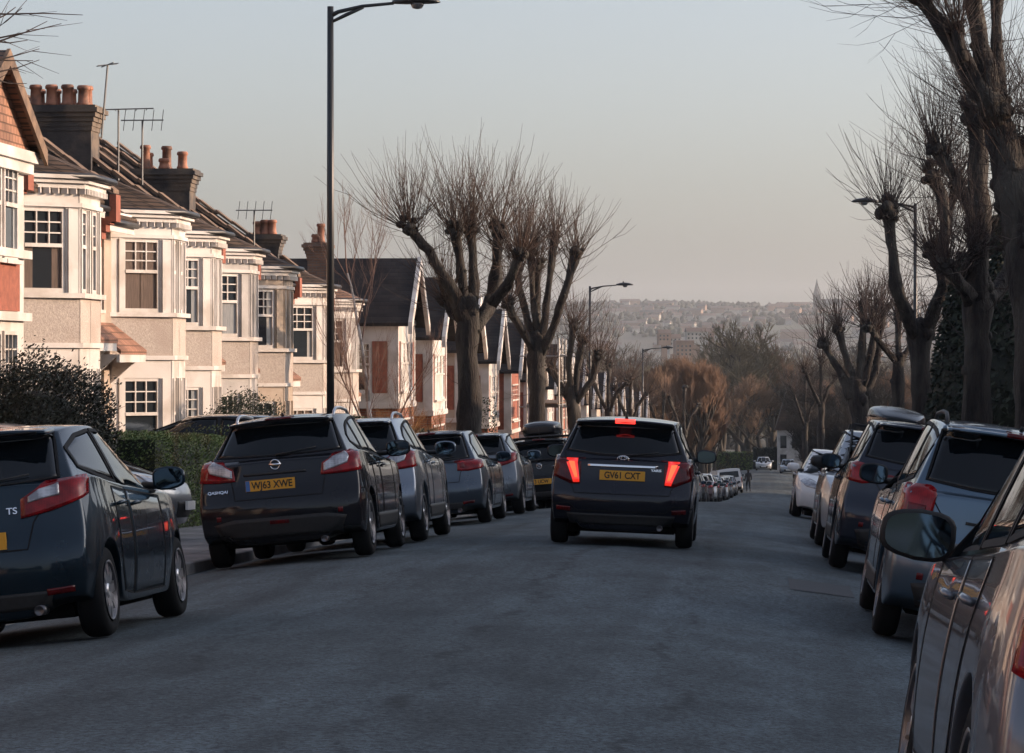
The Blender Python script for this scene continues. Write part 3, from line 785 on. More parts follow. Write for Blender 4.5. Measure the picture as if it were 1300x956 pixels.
# small hatch B (the moving car)
HATCH_B = dict(HATCH_A, name='hatch_b', L=3.90, W=1.695, wr=.30, axles=[.62, 3.13], rb=.11, rn=.06,
    rear=[(.2, .12), (.34, .04), (.46, 0), (.60, .0), (.66, .03), (.74, .08), (.95, .11), (1.15, .17)],
    deck=[(0, .96), (.3, 1.03), (1.0, 1.02), (2.2, .97), (2.8, .95), (3.1, .90), (3.5, .82), (3.8, .72), (3.9, .68)],
    belt=[(0, 1.04), (1.0, 1.03), (2.2, .97), (3.0, .92)],
    gh=dict(r0=.16, r1=.50, f0=3.12, f1=2.0, roof=[(0, 1.42), (.4, 1.455), (.9, 1.50), (1.5, 1.51), (2.0, 1.475), (2.4, 1.43), (3.0, 1.38)], w0=.80, w1=.60, taper=.06, rbend=.10, rp=1.2),
    spoiler=(.30, .70, 1.455, .56),
    side_glass=[([(.62, 1.30), (.95, 1.40), (1.33, 1.43)], [(.62, 1.14), (.95, 1.07), (1.36, 1.03)]),
                ([(1.39, 1.43), (1.75, 1.42), (2.1, 1.36), (2.45, 1.22)], [(1.42, 1.03), (1.8, 1.01), (2.3, .98), (2.78, .96)])],
    rear_glass=([(-.55, 1.41), (0, 1.43), (.55, 1.41)], [(-.66, 1.09), (-.3, 1.045), (0, 1.04), (.3, 1.045), (.66, 1.09)]),
    tails=[dict(top=[(.535, .1, 1.0), (.70, .14, 1.0), (.82, .42, .99)], bot=[(.475, .1, .705), (.58, .12, .70), (.82, .36, .84)], m='lampdark', off=.008),
           dict(top=[(.545, .1, .985), (.69, .12, .985)], bot=[(.485, .1, .72), (.555, .12, .715)], m='brake', off=.014, d=(-.3, .9, 0)),
           dict(top=[(.575, .1, .955), (.635, .14, .955)], bot=[(.515, .1, .77), (.545, .12, .77)], m='brakehot', off=.018, d=(-.3, .9, 0))],
    reflectors=[([(.58, -1, .44), (.74, -1, .45)], [(.58, -1, .39), (.74, -1, .40)])],
    mirror=(2.62, 1.06), plate=(0, .815), badge=(0, 1.0), script=[('YARIS', .385, .885, .04)],
    tail_lines=[[(-.68, -1, 1.08), (-.60, -1, .74), (-.54, -1, .60), (.54, -1, .60), (.60, -1, .74), (.68, -1, 1.08)], [(-.78, -1, .47), (-.6, -1, .48), (-.5, -1, .40), (.5, -1, .40), (.6, -1, .48), (.78, -1, .47)]],
    clad=[('lower_bumper', [(-.62, -1, .37), (.62, -1, .37)], [(-.58, -1, .25), (.58, -1, .25)], (0, 1, 0), 'plastic', .006),
          ('chrome_trim', [(-.40, -1, .935), (.40, -1, .935)], [(-.40, -1, .908), (.40, -1, .908)], (0, 1, 0), 'chrome', .018)],
    hbl=(.115, 1.44))
# family hatch
HATCH_C = dict(HATCH_A, name='hatch_c', L=4.20, W=1.76, wr=.315, axles=[.72, 3.30], rb=.12, rn=.07,
    rear=[(.2, .10), (.34, .02), (.5, 0), (.60, .0), (.68, .05), (.95, .10), (1.1, .15)],
    front=[(.2, .1), (.35, .02), (.5, 0), (.62, .03), (.74, .10), (.9, .3)],
    deck=[(0, .93), (.3, .97), (1.0, .97), (2.2, .93), (2.9, .91), (3.3, .88), (3.8, .80), (4.1, .72), (4.2, .68)],
    belt=[(0, .98), (1.0, .97), (2.2, .93), (3.2, .89)],
    gh=dict(r0=.20, r1=.62, f0=3.18, f1=2.15, roof=[(0, 1.38), (.5, 1.44), (1.0, 1.48), (1.6, 1.485), (2.1, 1.45), (2.6, 1.40), (3.1, 1.36)], w0=.81, w1=.585, taper=.08, rbend=.10, rp=1.15),
    spoiler=(.44, .80, 1.43, .52),
    side_glass=[([(.72, 1.24), (1.0, 1.37), (1.48, 1.41)], [(.74, 1.02), (1.1, 1.0), (1.5, .98)]),
                ([(1.54, 1.41), (1.9, 1.40), (2.25, 1.34), (2.6, 1.20)], [(1.56, .98), (2.0, .96), (2.5, .94), (2.92, .92)])],
    doors=[dict(top=[(1.05, .97), (1.51, .955)], bot=[(1.11, .62), (1.15, .42), (1.24, .28), (1.53, .25)], handle=(1.24, .87)),
           dict(top=[(1.54, .955), (2.1, .93), (2.68, .91)], bot=[(1.56, .25), (2.1, .25), (2.66, .25)], handle=(1.72, .86))],
    rear_glass=([(-.52, 1.39), (0, 1.41), (.52, 1.39)], [(-.63, 1.02), (-.3, 1.0), (0, 1.0), (.3, 1.0), (.63, 1.02)]),
    tails=[dict(top=[(.50, .1, .965), (.64, .14, .985), (.80, .40, .985)], bot=[(.46, .1, .83), (.62, .14, .815), (.81, .40, .86)], m='lampred'),
           dict(top=[(.52, .1, .935), (.58, .12, .94)], bot=[(.52, .1, .875), (.58, .12, .87)], m='lampdark', off=.02)],
    heads=[dict(top=[(.48, 4.1, .73), (.64, 3.95, .78), (.74, 3.7, .82)], bot=[(.46, 4.1, .62), (.64, 3.95, .64), (.79, 3.75, .74)], m='lampclear')],
    mirror=(2.72, 1.0), plate=(-.02, .56), badge=(0, .88), script=[],
    tail_lines=[[(-.63, -1, 1.0), (-.50, -1, .80), (-.47, -1, .66), (.47, -1, .66), (.50, -1, .80), (.63, -1, 1.0)]],
    hbl=(.13, 1.43))
# crossover
CROSS = dict(HATCH_A, name='crossover', L=4.32, W=1.78, wr=.345, axles=[.78, 3.41], sill=.24, rb=.10, rn=.045,
    rear=[(.2, .12), (.38, .02), (.55, 0), (.70, .015), (.78, .09), (1.0, .15), (1.15, .18)],
    front=[(.2, .14), (.4, .02), (.6, 0), (.72, .04), (.84, .12), (.98, .3)],
    deck=[(0, 1.06), (.3, 1.13), (1.0, 1.11), (2.2, 1.03), (2.95, 1.01), (3.3, .98), (3.8, .92), (4.15, .84), (4.32, .78)],
    side=[(.2, .95), (.4, .985), (.66, 1.0), (.86, .99), (1.08, .95), (1.4, .9)],
    belt=[(0, 1.15), (1.0, 1.11), (2.2, 1.03), (3.2, .98)],
    gh=dict(r0=.20, r1=.66, f0=3.22, f1=2.25, roof=[(0, 1.47), (.5, 1.53), (1.0, 1.575), (1.6, 1.585), (2.2, 1.555), (2.7, 1.50), (3.2, 1.46)], w0=.82, w1=.60, taper=.10, rbend=.12, rp=1.15),
    spoiler=(.46, .84, 1.525, .54),
    side_glass=[([(.78, 1.30), (.96, 1.40), (1.12, 1.45)], [(.76, 1.23), (.96, 1.16), (1.14, 1.13)]),
                ([(1.17, 1.455), (1.4, 1.49), (1.64, 1.505)], [(1.19, 1.125), (1.4, 1.115), (1.66, 1.10)]),
                ([(1.70, 1.505), (2.0, 1.49), (2.4, 1.42), (2.7, 1.30)], [(1.72, 1.10), (2.1, 1.075), (2.6, 1.04), (3.0, 1.02)])],
    doors=[dict(top=[(1.16, 1.09), (1.67, 1.07)], bot=[(1.20, .72), (1.25, .5), (1.36, .35), (1.69, .33)], handle=(1.36, .97)),
           dict(top=[(1.70, 1.07), (2.2, 1.04), (2.80, 1.01)], bot=[(1.72, .33), (2.2, .33), (2.78, .33)], handle=(1.90, .95))],
    rear_glass=([(-.54, 1.49), (0, 1.51), (.54, 1.49)], [(-.66, 1.16), (-.35, 1.145), (0, 1.14), (.35, 1.145), (.66, 1.16)]),
    screen=([(-.52, 1.47), (0, 1.50), (.52, 1.47)], [(-.68, 1.07), (0, 1.04), (.68, 1.07)]),
    tails=[dict(top=[(.55, .1, 1.02), (.70, .14, 1.10), (.86, .40, 1.14)], bot=[(.50, .1, .90), (.68, .14, .895), (.87, .36, .92)], m='lampred'),
           dict(top=[(.565, .1, 1.01), (.66, .12, 1.065), (.79, .24, 1.11)], bot=[(.545, .1, .93), (.65, .12, .955), (.75, .2, 1.0)], m='lampclear', off=.020)],
    heads=[dict(top=[(.50, 4.2, .82), (.66, 4.05, .88), (.76, 3.8, .92)], bot=[(.48, 4.2, .72), (.66, 4.05, .73), (.80, 3.85, .82)], m='lampclear')],
    reflectors=[([(.615, -1, .545), (.665, -1, .545)], [(.615, -1, .495), (.665, -1, .495)])],
    mirror=(2.78, 1.13), mscale=1.1, plate=(-.08, .84), badge=(-.02, 1.045), script=[('QASHQAI', -.645, .80, .045)],
    rails=(.95, 2.5), tail_lines=[[(-.66, -1, 1.12), (-.50, -1, .92), (-.46, -1, .70), (.46, -1, .70), (.50, -1, .92), (.66, -1, 1.12)]],
    clad=[('lower_bumper', [(-.70, -1, .46), (-.5, -1, .50), (.5, -1, .50), (.70, -1, .46)], [(-.62, -1, .29), (.62, -1, .29)], (0, 1, 0), 'plastic', .008),
          ('fog_light', [(-.10, -1, .47), (.10, -1, .47)], [(-.10, -1, .43), (.10, -1, .43)], (0, 1, 0), 'lampdark', .016),
          ('chrome_trim', [(-.36, -1, .965), (.30, -1, .965)], [(-.36, -1, .945), (.30, -1, .945)], (0, 1, 0), 'plastic', .018)],
    sideclad=[('sill_trim', [(1.2, 1.22, .45), (2.9, 1.20+0, .45)] and [(1.2, 1.22, .44), (1.2, 2.98, .44)], [(1.2, 1.22, .28), (1.2, 2.98, .28)], (-1, 0, 0), 'plastic', .008)],
    grille=[dict(top=[(-.36, 5.4, .76), (.36, 5.4, .76)], bot=[(-.30, 5.4, .64), (.30, 5.4, .64)]), dict(top=[(-.5, 5.4, .54), (.5, 5.4, .54)], bot=[(-.45, 5.4, .32), (.45, 5.4, .32)])],
    hbl=(.14, 1.53))
# tall estate / off-roader
SUV = dict(CROSS, name='suv', L=4.55, W=1.84, wr=.355, axles=[.86, 3.52], sill=.25, rb=.12, rn=.06,
    rear=[(.2, .10), (.38, .02), (.55, 0), (.68, .0), (.76, .06), (1.0, .09), (1.2, .13)],
    deck=[(0, 1.12), (.3, 1.17), (1.0, 1.13), (2.2, 1.06), (3.0, 1.03), (3.4, 1.0), (4.0, .94), (4.35, .86), (4.55, .80)],
    gh=dict(r0=.16, r1=.56, f0=3.35, f1=2.45, roof=[(0, 1.62), (.4, 1.66), (1.0, 1.70), (1.6, 1.705), (2.3, 1.68), (2.8, 1.62), (3.3, 1.56)], w0=.85, w1=.66, taper=.07, rbend=.10, rp=1.2),
    belt=[(0, 1.19), (1.0, 1.14), (2.2, 1.07), (3.3, 1.02)],
    spoiler=(.36, .80, 1.645, .60),
    side_glass=[([(.55, 1.53), (.85, 1.585), (1.12, 1.61)], [(.62, 1.22), (.9, 1.19), (1.14, 1.16)]),
                ([(1.18, 1.615), (1.5, 1.625), (1.84, 1.625)], [(1.19, 1.155), (1.5, 1.14), (1.86, 1.12)]),
                ([(1.90, 1.625), (2.2, 1.61), (2.6, 1.53), (2.92, 1.36)], [(1.92, 1.10), (2.3, 1.09), (2.8, 1.06), (3.18, 1.04)])],
    doors=[dict(top=[(1.16, 1.10), (1.86, 1.08)], bot=[(1.28, .74), (1.33, .5), (1.44, .34), (1.88, .32)], handle=(1.34, .98)),
           dict(top=[(1.89, 1.08), (2.4, 1.06), (3.0, 1.03)], bot=[(1.91, .32), (2.4, .32), (2.98, .32)], handle=(2.08, .96))],
    rear_glass=([(-.62, 1.60), (0, 1.615), (.62, 1.60)], [(-.70, 1.22), (-.35, 1.20), (0, 1.20), (.35, 1.20), (.70, 1.22)]),
    screen=([(-.58, 1.60), (0, 1.62), (.58, 1.60)], [(-.70, 1.09), (0, 1.06), (.70, 1.09)]),
    tails=[dict(top=[(.68, .1, 1.12), (.78, .14, 1.18), (.88, .40, 1.16)], bot=[(.66, .1, .92), (.76, .14, .88), (.90, .40, .92)], m='lampred'),
           dict(top=[(.74, .1, 1.03), (.82, .2, 1.035)], bot=[(.74, .1, .94), (.82, .2, .935)], m='lampdark', off=.016)],
    heads=[dict(top=[(.52, 4.4, .86), (.70, 4.25, .92), (.80, 4.0, .96)], bot=[(.50, 4.4, .76), (.70, 4.25, .77), (.83, 4.05, .86)], m='lampclear')],
    mirror=(2.96, 1.14), mscale=1.0, plate=(0, .80), badge=(0, 1.06), script=[], rails=(.75, 2.9), railmat='plastic', aer=.2,
    grille=[dict(top=[(-.36, 5.6, .80), (.36, 5.6, .80)], bot=[(-.30, 5.6, .66), (.30, 5.6, .66)]), dict(top=[(-.5, 5.6, .54), (.5, 5.6, .54)], bot=[(-.45, 5.6, .34), (.45, 5.6, .34)])],
    sideclad=[('sill_trim', [(1.2, 1.32, .44), (1.2, 3.05, .44)], [(1.2, 1.32, .29), (1.2, 3.05, .29)], (-1, 0, 0), 'plastic', .008)],
    hbl=(.14, 1.64))
SUV2 = dict(SUV, name='suv_upright', 
    tails=[dict(top=[(.64, .1, 1.12), (.74, .14, 1.16), (.86, .38, 1.19)], bot=[(.62, .1, .98), (.72, .14, .95), (.88, .40, .98)], m='lampred', off=.008),
           dict(top=[(.26, .1, 1.08), (.64, .1, 1.10)], bot=[(.26, .1, 1.05), (.64, .1, 1.03)], m='lampred', off=.008, d=(0, 1, 0))],
    rear_glass=([(-.62, 1.60), (0, 1.615), (.62, 1.60)], [(-.70, 1.25), (-.35, 1.23), (0, 1.23), (.35, 1.23), (.70, 1.25)]), rails=None)
VAN = dict(SUV, name='van', L=4.9, W=1.95, wr=.33, axles=[1.0, 3.95], rb=.05, rn=.02,
    deck=[(0, 1.25), (3.2, 1.22), (3.7, 1.14), (4.3, 1.05), (4.7, .95), (4.9, .85)], side=[(.2, .96), (.6, 1), (1.3, .985), (1.9, .95)],
    belt=[(0, 1.3), (3.0, 1.25), (4.2, 1.12)],
    rear=[(.2, .06), (.5, 0), (1.3, .03)],
    gh=dict(r0=.05, r1=.12, f0=4.15, f1=3.3, roof=[(0, 1.93), (1, 1.97), (3, 1.96), (3.6, 1.9), (4.2, 1.85)], w0=.945, w1=.84, taper=.0, rbend=.03, crown=.06),
    side_glass=[([(2.9, 1.72), (3.3, 1.70), (3.65, 1.5)], [(2.92, 1.25), (3.3, 1.22), (3.9, 1.2)])], spoiler=None,
    doors=[dict(top=[(2.85, 1.2), (3.7, 1.16)], bot=[(2.87, .35), (3.6, .35)], handle=(3.0, 1.0))],
    rear_glass=([(-.7, 1.7), (.7, 1.7)], [(-.74, 1.25), (.74, 1.25)]), screen=([(-.72, 1.76), (0, 1.78), (.72, 1.76)], [(-.8, 1.26), (0, 1.22), (.8, 1.26)]),
    tails=[dict(top=[(.86, .1, 1.2), (.95, .2, 1.2)], bot=[(.86, .1, .8), (.95, .2, .8)], m='lampred')],
    mirror=(3.7, 1.35), rails=None, tail_lines=None, sideclad=[], hbl=None,
    clad=[('lower_bumper', [(-.9, -1, .5), (.9, -1, .5)], [(-.88, -1, .3), (.88, -1, .3)], (0, 1, 0), 'plastic', .01)],
    heads=[dict(top=[(.55, 4.8, .86), (.78, 4.7, .98)], bot=[(.55, 4.8, .7), (.82, 4.7, .74)], m='lampclear')])

def place(spec, xside, drear, side, **k):
    """side: 'R' the x of the car's right flank, 'L' the x of its left flank (both for a car facing away)"""
    W = spec['W']/2; x = xside-W if side == 'R' else xside+W
    y = yfor(x, drear)+spec['L']/2
    return make_car(spec, loc=(x, y, 0), **k)
TEAL = (.008, .021, .034); BLACK = (.008, .009, .011); GREYB = (.06, .075, .095); SILV = (.30, .33, .37)
c_mazda = place(HATCH_A, -4.36, 20.2, 'R', col=TEAL, label='dark teal hatchback nearest on the left with a clear-topped red tail light', plate_txt='YD58 LVR'[:0], wheels='hub', badge='wing', metal=.6)
c_qash = place(CROSS, -3.96, 31.1, 'R', col=(.010, .011, .015), label='black crossover with number plate WJ63 XWE parked at the left kerb', plate_txt='WJ63 XWE', badge='ring_bar', wheels='five', metal=.3)
spec2 = dict(CROSS); spec2['script'] = []
c_silv = place(spec2, -3.93, 36.0, 'R', col=(.20, .23, .27), label='blue-grey silver crossover just beyond the black crossover', badge='ring_bar', wheels='five', metal=.8)
c_golf = place(HATCH_C, -3.95, 45.3, 'R', col=(.075, .095, .12), label='slate grey hatchback with rounded red lamps behind the silver crossover', badge='roundel', wheels='alloy', metal=.7)
c_small = place(HATCH_A | dict(script=[]), -3.9, 51.5, 'R', col=(.14, .16, .18), label='grey small hatchback showing only its flank beyond the slate grey hatchback', wheels='hub', metal=.7)
c_polo = place(HATCH_C, -3.72+.3, 61.5, 'R', col=BLACK, label='black hatchback carrying a black roof box on the left of the road', badge='roundel', plate_txt='K13 UCW', wheels='alloy', metal=.1)
yaris_x = -1.5-.02
c_yaris = make_car(HATCH_B, (.012, .014, .022), 'black hatchback with lit brake lights driving away mid-road, plate GV61 CXT', (yaris_x, yfor(yaris_x, 34.2)+1.95, 0), 0, plate_txt='GV61 CXT', badge='ovals', kind='moving_car', extras=('lit',), wheels='alloy', metal=.35, group=None)
# right-hand row
c_front = place(SUV | dict(name='estate', W=1.80, rails=None, mirror=(2.96, 1.10), mscale=1.12,
    tails=[dict(top=[(.70, .1, .98), (.78, .14, 1.0), (.84, .22, .99)], bot=[(.70, .1, .80), (.77, .14, .79), (.84, .2, .82)], m='lampred', off=.006)],
    doors=[dict(top=[(1.16, 1.10), (1.86, 1.07)], bot=[(1.28, .74), (1.33, .5), (1.44, .34), (1.88, .32)], handle=(1.34, .95)),
           dict(top=[(1.89, 1.07), (2.4, 1.055), (3.0, 1.02)], bot=[(1.91, .32), (2.4, .32), (2.98, .32)], handle=(2.12, .93))],
    sideclad=[], chrome_belt=[(1.2, 1.125), (1.9, 1.09), (3.1, 1.04)]),
    .51, 8.0, 'L', extras=('blackmirror',), col=(.17, .18, .20), label='silver-grey estate car cropped by the right edge, nearest the camera', wheels='alloy', metal=.55, rough=.3)
c_suv = place(SUV, .90, 23.0, 'L', col=(.10, .15, .20), label='silver-blue off-roader with a large red tail light second in the right-hand row', wheels='alloy', metal=.8, extras=('blackmirror',))
c_crv = place(SUV2, .80, 32.8, 'L', col=(.022, .028, .042), label='dark blue tall estate with upright red lamps third in the right-hand row', wheels='alloy', metal=.4, extras=('blackmirror',))
W2 = SUV | dict(name='suv_wide', H=1.6)
c_white = place(SUV, .80, 40.3, 'L', col=(.42, .45, .48), label='pale silver off-roader carrying a dark roof box, facing the camera on the right', rz=math.pi, wheels='alloy', metal=.6, extras=('blackmirror',))
c_ford = place(HATCH_C, .74, 60.0, 'L', col=(.72, .72, .72), label='white hatchback facing the camera beyond the roof-box car on the right', rz=math.pi, wheels='alloy', metal=0)
for c_, k_ in ((c_mazda, 1.045), (c_suv, 1.065), (c_crv, 1.035)): c_.scale = (1, 1, k_)
# cars on the driveways, left
def drive_car(spec, x, y, rz, col, label, **k):
    r = make_car(spec, col, label, (x, y, 0), rz, group=None, **k); return r
d1 = drive_car(HATCH_C, -9.3, yfor(-8.2, 38.6), -math.pi/2, (.32, .34, .36), 'silver car nosing out of a driveway beside the green hedge', metal=.7)
d2 = drive_car(HATCH_C, -9.35, yfor(-9.35, 50.0), math.pi/2, (.02, .024, .03), 'dark car parked on a front drive behind the black crossover', metal=.3)
d2.location.z += .27; d1.location.z += .03
# far left row, copies of four build-ups in several paints
protos = {}
def far_car(spec, x, y, rz, col, label, metal=.5, group='cars parked in the distant left-hand row'):
    key = (spec['name'], rz)
    if key not in protos:
        r = make_car(spec, col, label, (x, y, 0), rz, group=group, metal=metal); protos[key] = r; return r
    r = copy_tree(protos[key]); pm = paint('paint', col, metal)
    for ch in r.children:
        if ch.name.startswith(('body', 'door', 'wing_mirror')) and not ch.name.startswith('door_gap'):
            ch.material_slots[0].link = 'OBJECT'; ch.material_slots[0].material = pm
            for g in ch.children:
                if g.name.startswith('door_handle'): g.material_slots[0].link = 'OBJECT'; g.material_slots[0].material = pm
    z = (sp_ground(x, y+1.2)+sp_ground(x, y-1.2))/2
    sl = math.atan((sp_ground(x, y+1.2)-sp_ground(x, y-1.2))/2.4)
    r.location = (x, y, z); r.rotation_euler = (sl if abs(rz) < 1 else -sl, 0, rz); tag(r, label, 'car', group); return r
FAR = [(70, HATCH_A, (.3, .31, .33), 'silver'), (75.5, HATCH_C, (.03, .04, .06), 'navy'), (83, HATCH_C, (.02, .02, .022), 'black'), (88.5, HATCH_A, (.35, .02, .03), 'red'), (94.5, CROSS, (.45, .46, .48), 'silver'),
       (101, HATCH_C, (.05, .06, .07), 'grey'), (107, HATCH_A, (.6, .6, .6), 'white'), (113.5, HATCH_C, (.02, .02, .03), 'black'), (120, CROSS, (.06, .07, .09), 'grey'), (127, HATCH_A, (.03, .05, .12), 'blue'),
       (133.5, HATCH_C, (.25, .26, .28), 'silver'), (140, HATCH_C, (.02, .02, .02), 'black'), (146.5, HATCH_A, (.16, .17, .18), 'grey'), (151, HATCH_C, (.08, .05, .05), 'maroon'), (157, CROSS, (.66, .66, .66), 'white'), (164, HATCH_C, (.03, .03, .035), 'black'), (171, HATCH_A, (.3, .32, .35), 'silver'), (178, CROSS, (.04, .05, .07), 'dark blue'),
       (185, HATCH_C, (.5, .5, .5), 'pale silver'), (192, HATCH_A, (.02, .02, .02), 'black'), (199, HATCH_C, (.14, .15, .16), 'grey'), (205, HATCH_A, (.62, .62, .62), 'white'), (212, HATCH_C, (.04, .04, .05), 'charcoal'), (219, HATCH_C, (.3, .3, .32), 'silver')]
prevw = 'the roof-box hatchback'
for i, (y, sp_, c, w) in enumerate(FAR):
    x = kl(y)+.14+sp_['W']/2+.0
    far_car(sp_, x, y, 0 if i % 5 != 2 else math.pi, c, '%s car in the distant left row, next beyond %s' % (w, prevw))
    prevw = 'the %s car before it' % w
van = make_car(VAN, (.72, .71, .69), 'white panel van parked in the distant left row', (kl(233)+1.15, 233, 0), 0, group='cars parked in the distant left-hand row', metal=0, cat='van', kind='panel_van')
far_car(HATCH_C, kl(241)+1.1, 241, 0, (.04, .05, .06), 'charcoal car parked just beyond the white panel van')
for i, (y, sp_, c, w) in enumerate([(69, HATCH_C, (.02, .02, .022), 'black'), (76, CROSS, (.05, .06, .09), 'blue'), (83, HATCH_A, (.3, .3, .32), 'silver'), (91, HATCH_C, (.04, .04, .05), 'charcoal'), (99, HATCH_C, (.5, .5, .5), 'pale'), (110, CROSS, (.03, .03, .03), 'black'), (125, HATCH_A, (.1, .1, .12), 'grey'), (140, HATCH_C, (.02, .03, .05), 'navy'), (160, CROSS, (.3, .3, .3), 'silver'), (185, HATCH_C, (.03, .03, .03), 'black')]):
    far_car(sp_, kr(y)-.2-sp_['W']/2, y, math.pi if i % 3 else 0, c, '%s car half hidden in the distant right row, next beyond %s' % (w, ['the white hatchback','the black car','the blue car','the silver car','the charcoal car','the pale car','the black crossover','the grey car','the navy car','the silver crossover'][i]), group='cars parked in the distant right-hand row')
# two oncoming cars at the end of the street
far_car(HATCH_C, .2+shift(310)-.1, 310, math.pi, (.30, .33, .37), 'silver-grey car coming up the road at the far end, right of a pair', group='cars coming up the road at its far end')
far_car(HATCH_C, -2.4+shift(322), 322, math.pi, (.42, .44, .46), 'pale car coming up the road at the far end, left of a pair', group='cars coming up the road at its far end')
# roof boxes with their bars
def roof_box(car, spec, yc, zc, col, L, label, xo=0):
    root = empty('roof_box', (0, 0, 0), 0, label, 'roof box')
    root.rotation_mode = 'XYZ'
    def f(a, b, c):
        w = .42*(1-.42*max(0, b)**2.5-.25*max(0, -b)**3); y = b*L/2
        z = c*.21*(1-.8*max(0, b)**2.6-.45*max(0, -b)**4)*(1-.28*a*a)+.19
        if c < 0: z = .19+c*.13*(1-.3*b*b)
        return Vector((a*w*(1-.06*abs(c)), y, z))
    v_, f_ = gridbox([-1, -.62, 0, .62, 1], [-1, -.72, -.3, .1, .5, .8, 1], [-1, -.5, 0, .5, 1], f)
    o = meshobj('shell', v_, f_, simple('box_shell', col, .22, 0, .25, .3), root, True)
    m = o.modifiers.new('s', 'SUBSURF'); m.levels = 2; m.render_levels = 2
    sb = MB(); sb.add([(x, y, z) for x in (-.407, .407) for y in (-L/2*.86, L/2*.7) for z in (.185, .20)], [(0, 1, 3, 2), (4, 6, 7, 5), (0, 4, 5, 1), (2, 3, 7, 6), (0, 2, 6, 4), (1, 5, 7, 3)]); sb.build('lid_joint', M['rubber'], root)
    for y in (-.38, .42):
        b = MB(); b.tube([(-.60, y, .045), (.60, y, .045)], .016, 8); b.box(-.63, -.56, y-.04, y+.04, -.03, .05); b.box(.56, .63, y-.04, y+.04, -.03, .05); b.build('roof_bar', M['plastic'], root)
    mw = car.matrix_basis.copy() if False else (Matrix.Translation(car.location) @ car.rotation_euler.to_matrix().to_4x4())
    p = mw @ Vector((xo, yc, zc)); root.location = p; root.rotation_euler = car.rotation_euler
    return root
roof_box(c_polo, HATCH_C, -.25, 1.46, (.02, .02, .023), 1.5, 'black roof box on the black hatchback on the left')
roof_box(c_white, SUV, .1, 1.70, (.012, .018, .026), 2.0, 'dark glossy roof box on the pale off-roader on the right')
# ---------------------------------------------------------------- houses
M['render'] = noisy('painted_render', (.36, .29, .235), (.45, .365, .30), 1.2, .85, .25, 45, c3=(.30, .24, .19), s3=.8)
M['pebble'] = noisy('pebbledash', (.33, .29, .26), (.50, .44, .39), 26, .9, .5, 60, lo=.3, hi=.7, c3=(.36, .30, .26), s3=.7, bdist=.02)
M['white'] = noisy('white_paint', (.53, .50, .47), (.63, .60, .57), 1.6, .5, .05, 30, c3=(.44, .40, .36), s3=1.2)
M['cream'] = noisy('cream_paint', (.38, .30, .235), (.47, .385, .31), 2.0, .6, .1, 30, c3=(.31, .25, .19), s3=.9)
M['greyw'] = noisy('grey_white_paint', (.42, .40, .38), (.52, .49, .47), 2.0, .6, .1, 30, c3=(.34, .32, .30), s3=.9)
M['brick'] = brickmat('red_brick', (.28, .085, .045), (.20, .06, .035), (.22, .17, .14))
M['stock'] = brickmat('stock_brick', (.13, .085, .06), (.20, .13, .09), (.13, .12, .11))
M['soot'] = noisy('sooty_render', (.03, .029, .031), (.07, .062, .058), 2.5, .9, .4, 25, c3=(.13, .10, .075), s3=1.4)
M['tile'] = brickmat('clay_tiles', (.20, .095, .055), (.13, .075, .05), (.04, .03, .025), .17, .075, .85, .012, 'roof', 1.0)
M['browntile'] = brickmat('brown_tiles', (.10, .068, .05), (.062, .046, .038), (.03, .025, .022), .18, .08, .85, .012, 'roof', 1.0)
M['slate'] = brickmat('slate', (.020, .019, .021), (.034, .030, .030), (.018, .018, .02), .28, .11, .6, .008, 'roof', .8)
M['slatex'] = brickmat('slate_side', (.020, .018, .019), (.036, .030, .029), (.018, .018, .02), .28, .11, .65, .008, 'roofx', .8)
M['orangetile'] = brickmat('hung_tiles', (.30, .15, .095), (.23, .115, .075), (.12, .06, .035), .17, .12, .8, .012, 'flat', 1.0)
M['coping'] = noisy('coping_tiles', (.085, .058, .043), (.20, .13, .085), 4, .9, .3, 20)
M['terracotta'] = noisy('terracotta', (.24, .10, .06), (.34, .15, .09), 4, .75, .15, 20, c3=(.12, .06, .04), s3=3)
M['lead'] = noisy('lead_flashing', (.13, .15, .18), (.20, .22, .26), 5, .5)
M['wood'] = simple('dark_timber', (.03, .022, .018), .6)
M['dark'] = simple('dark_opening', (.008, .008, .009), .9)
M['pane'] = simple('window_pane', (.02, .026, .032), .04, 0, 0, .6); M['pane'].node_tree.nodes['Principled BSDF'].inputs['IOR'].default_value = 1.75
M['curtain'] = noisy('curtain', (.20, .22, .24), (.30, .31, .31), 14, .9, 0, 30, stretch=(6, 6, .3))
M['netting'] = noisy('net_curtain', (.30, .30, .29), (.42, .41, .39), 18, .9, 0, 30, stretch=(8, 8, .4)); M['drape'] = noisy('dark_drape', (.08, .06, .05), (.14, .10, .08), 14, .9, 0, 30, stretch=(6, 6, .3))
for k_ in ('slate', 'slatex', 'browntile'): M[k_].node_tree.nodes['Principled BSDF'].inputs['Specular IOR Level'].default_value = .12
M['metal'] = simple('galvanised', (.12, .12, .12), .5, .7)
M['pipe'] = simple('cast_pipe', (.012, .012, .014), .45)
M['pipew'] = simple('white_pipe', (.55, .52, .48), .5)
M['redbrickpanel'] = noisy('red_panel', (.20, .065, .04), (.28, .09, .055), 9, .85, .3, 30)

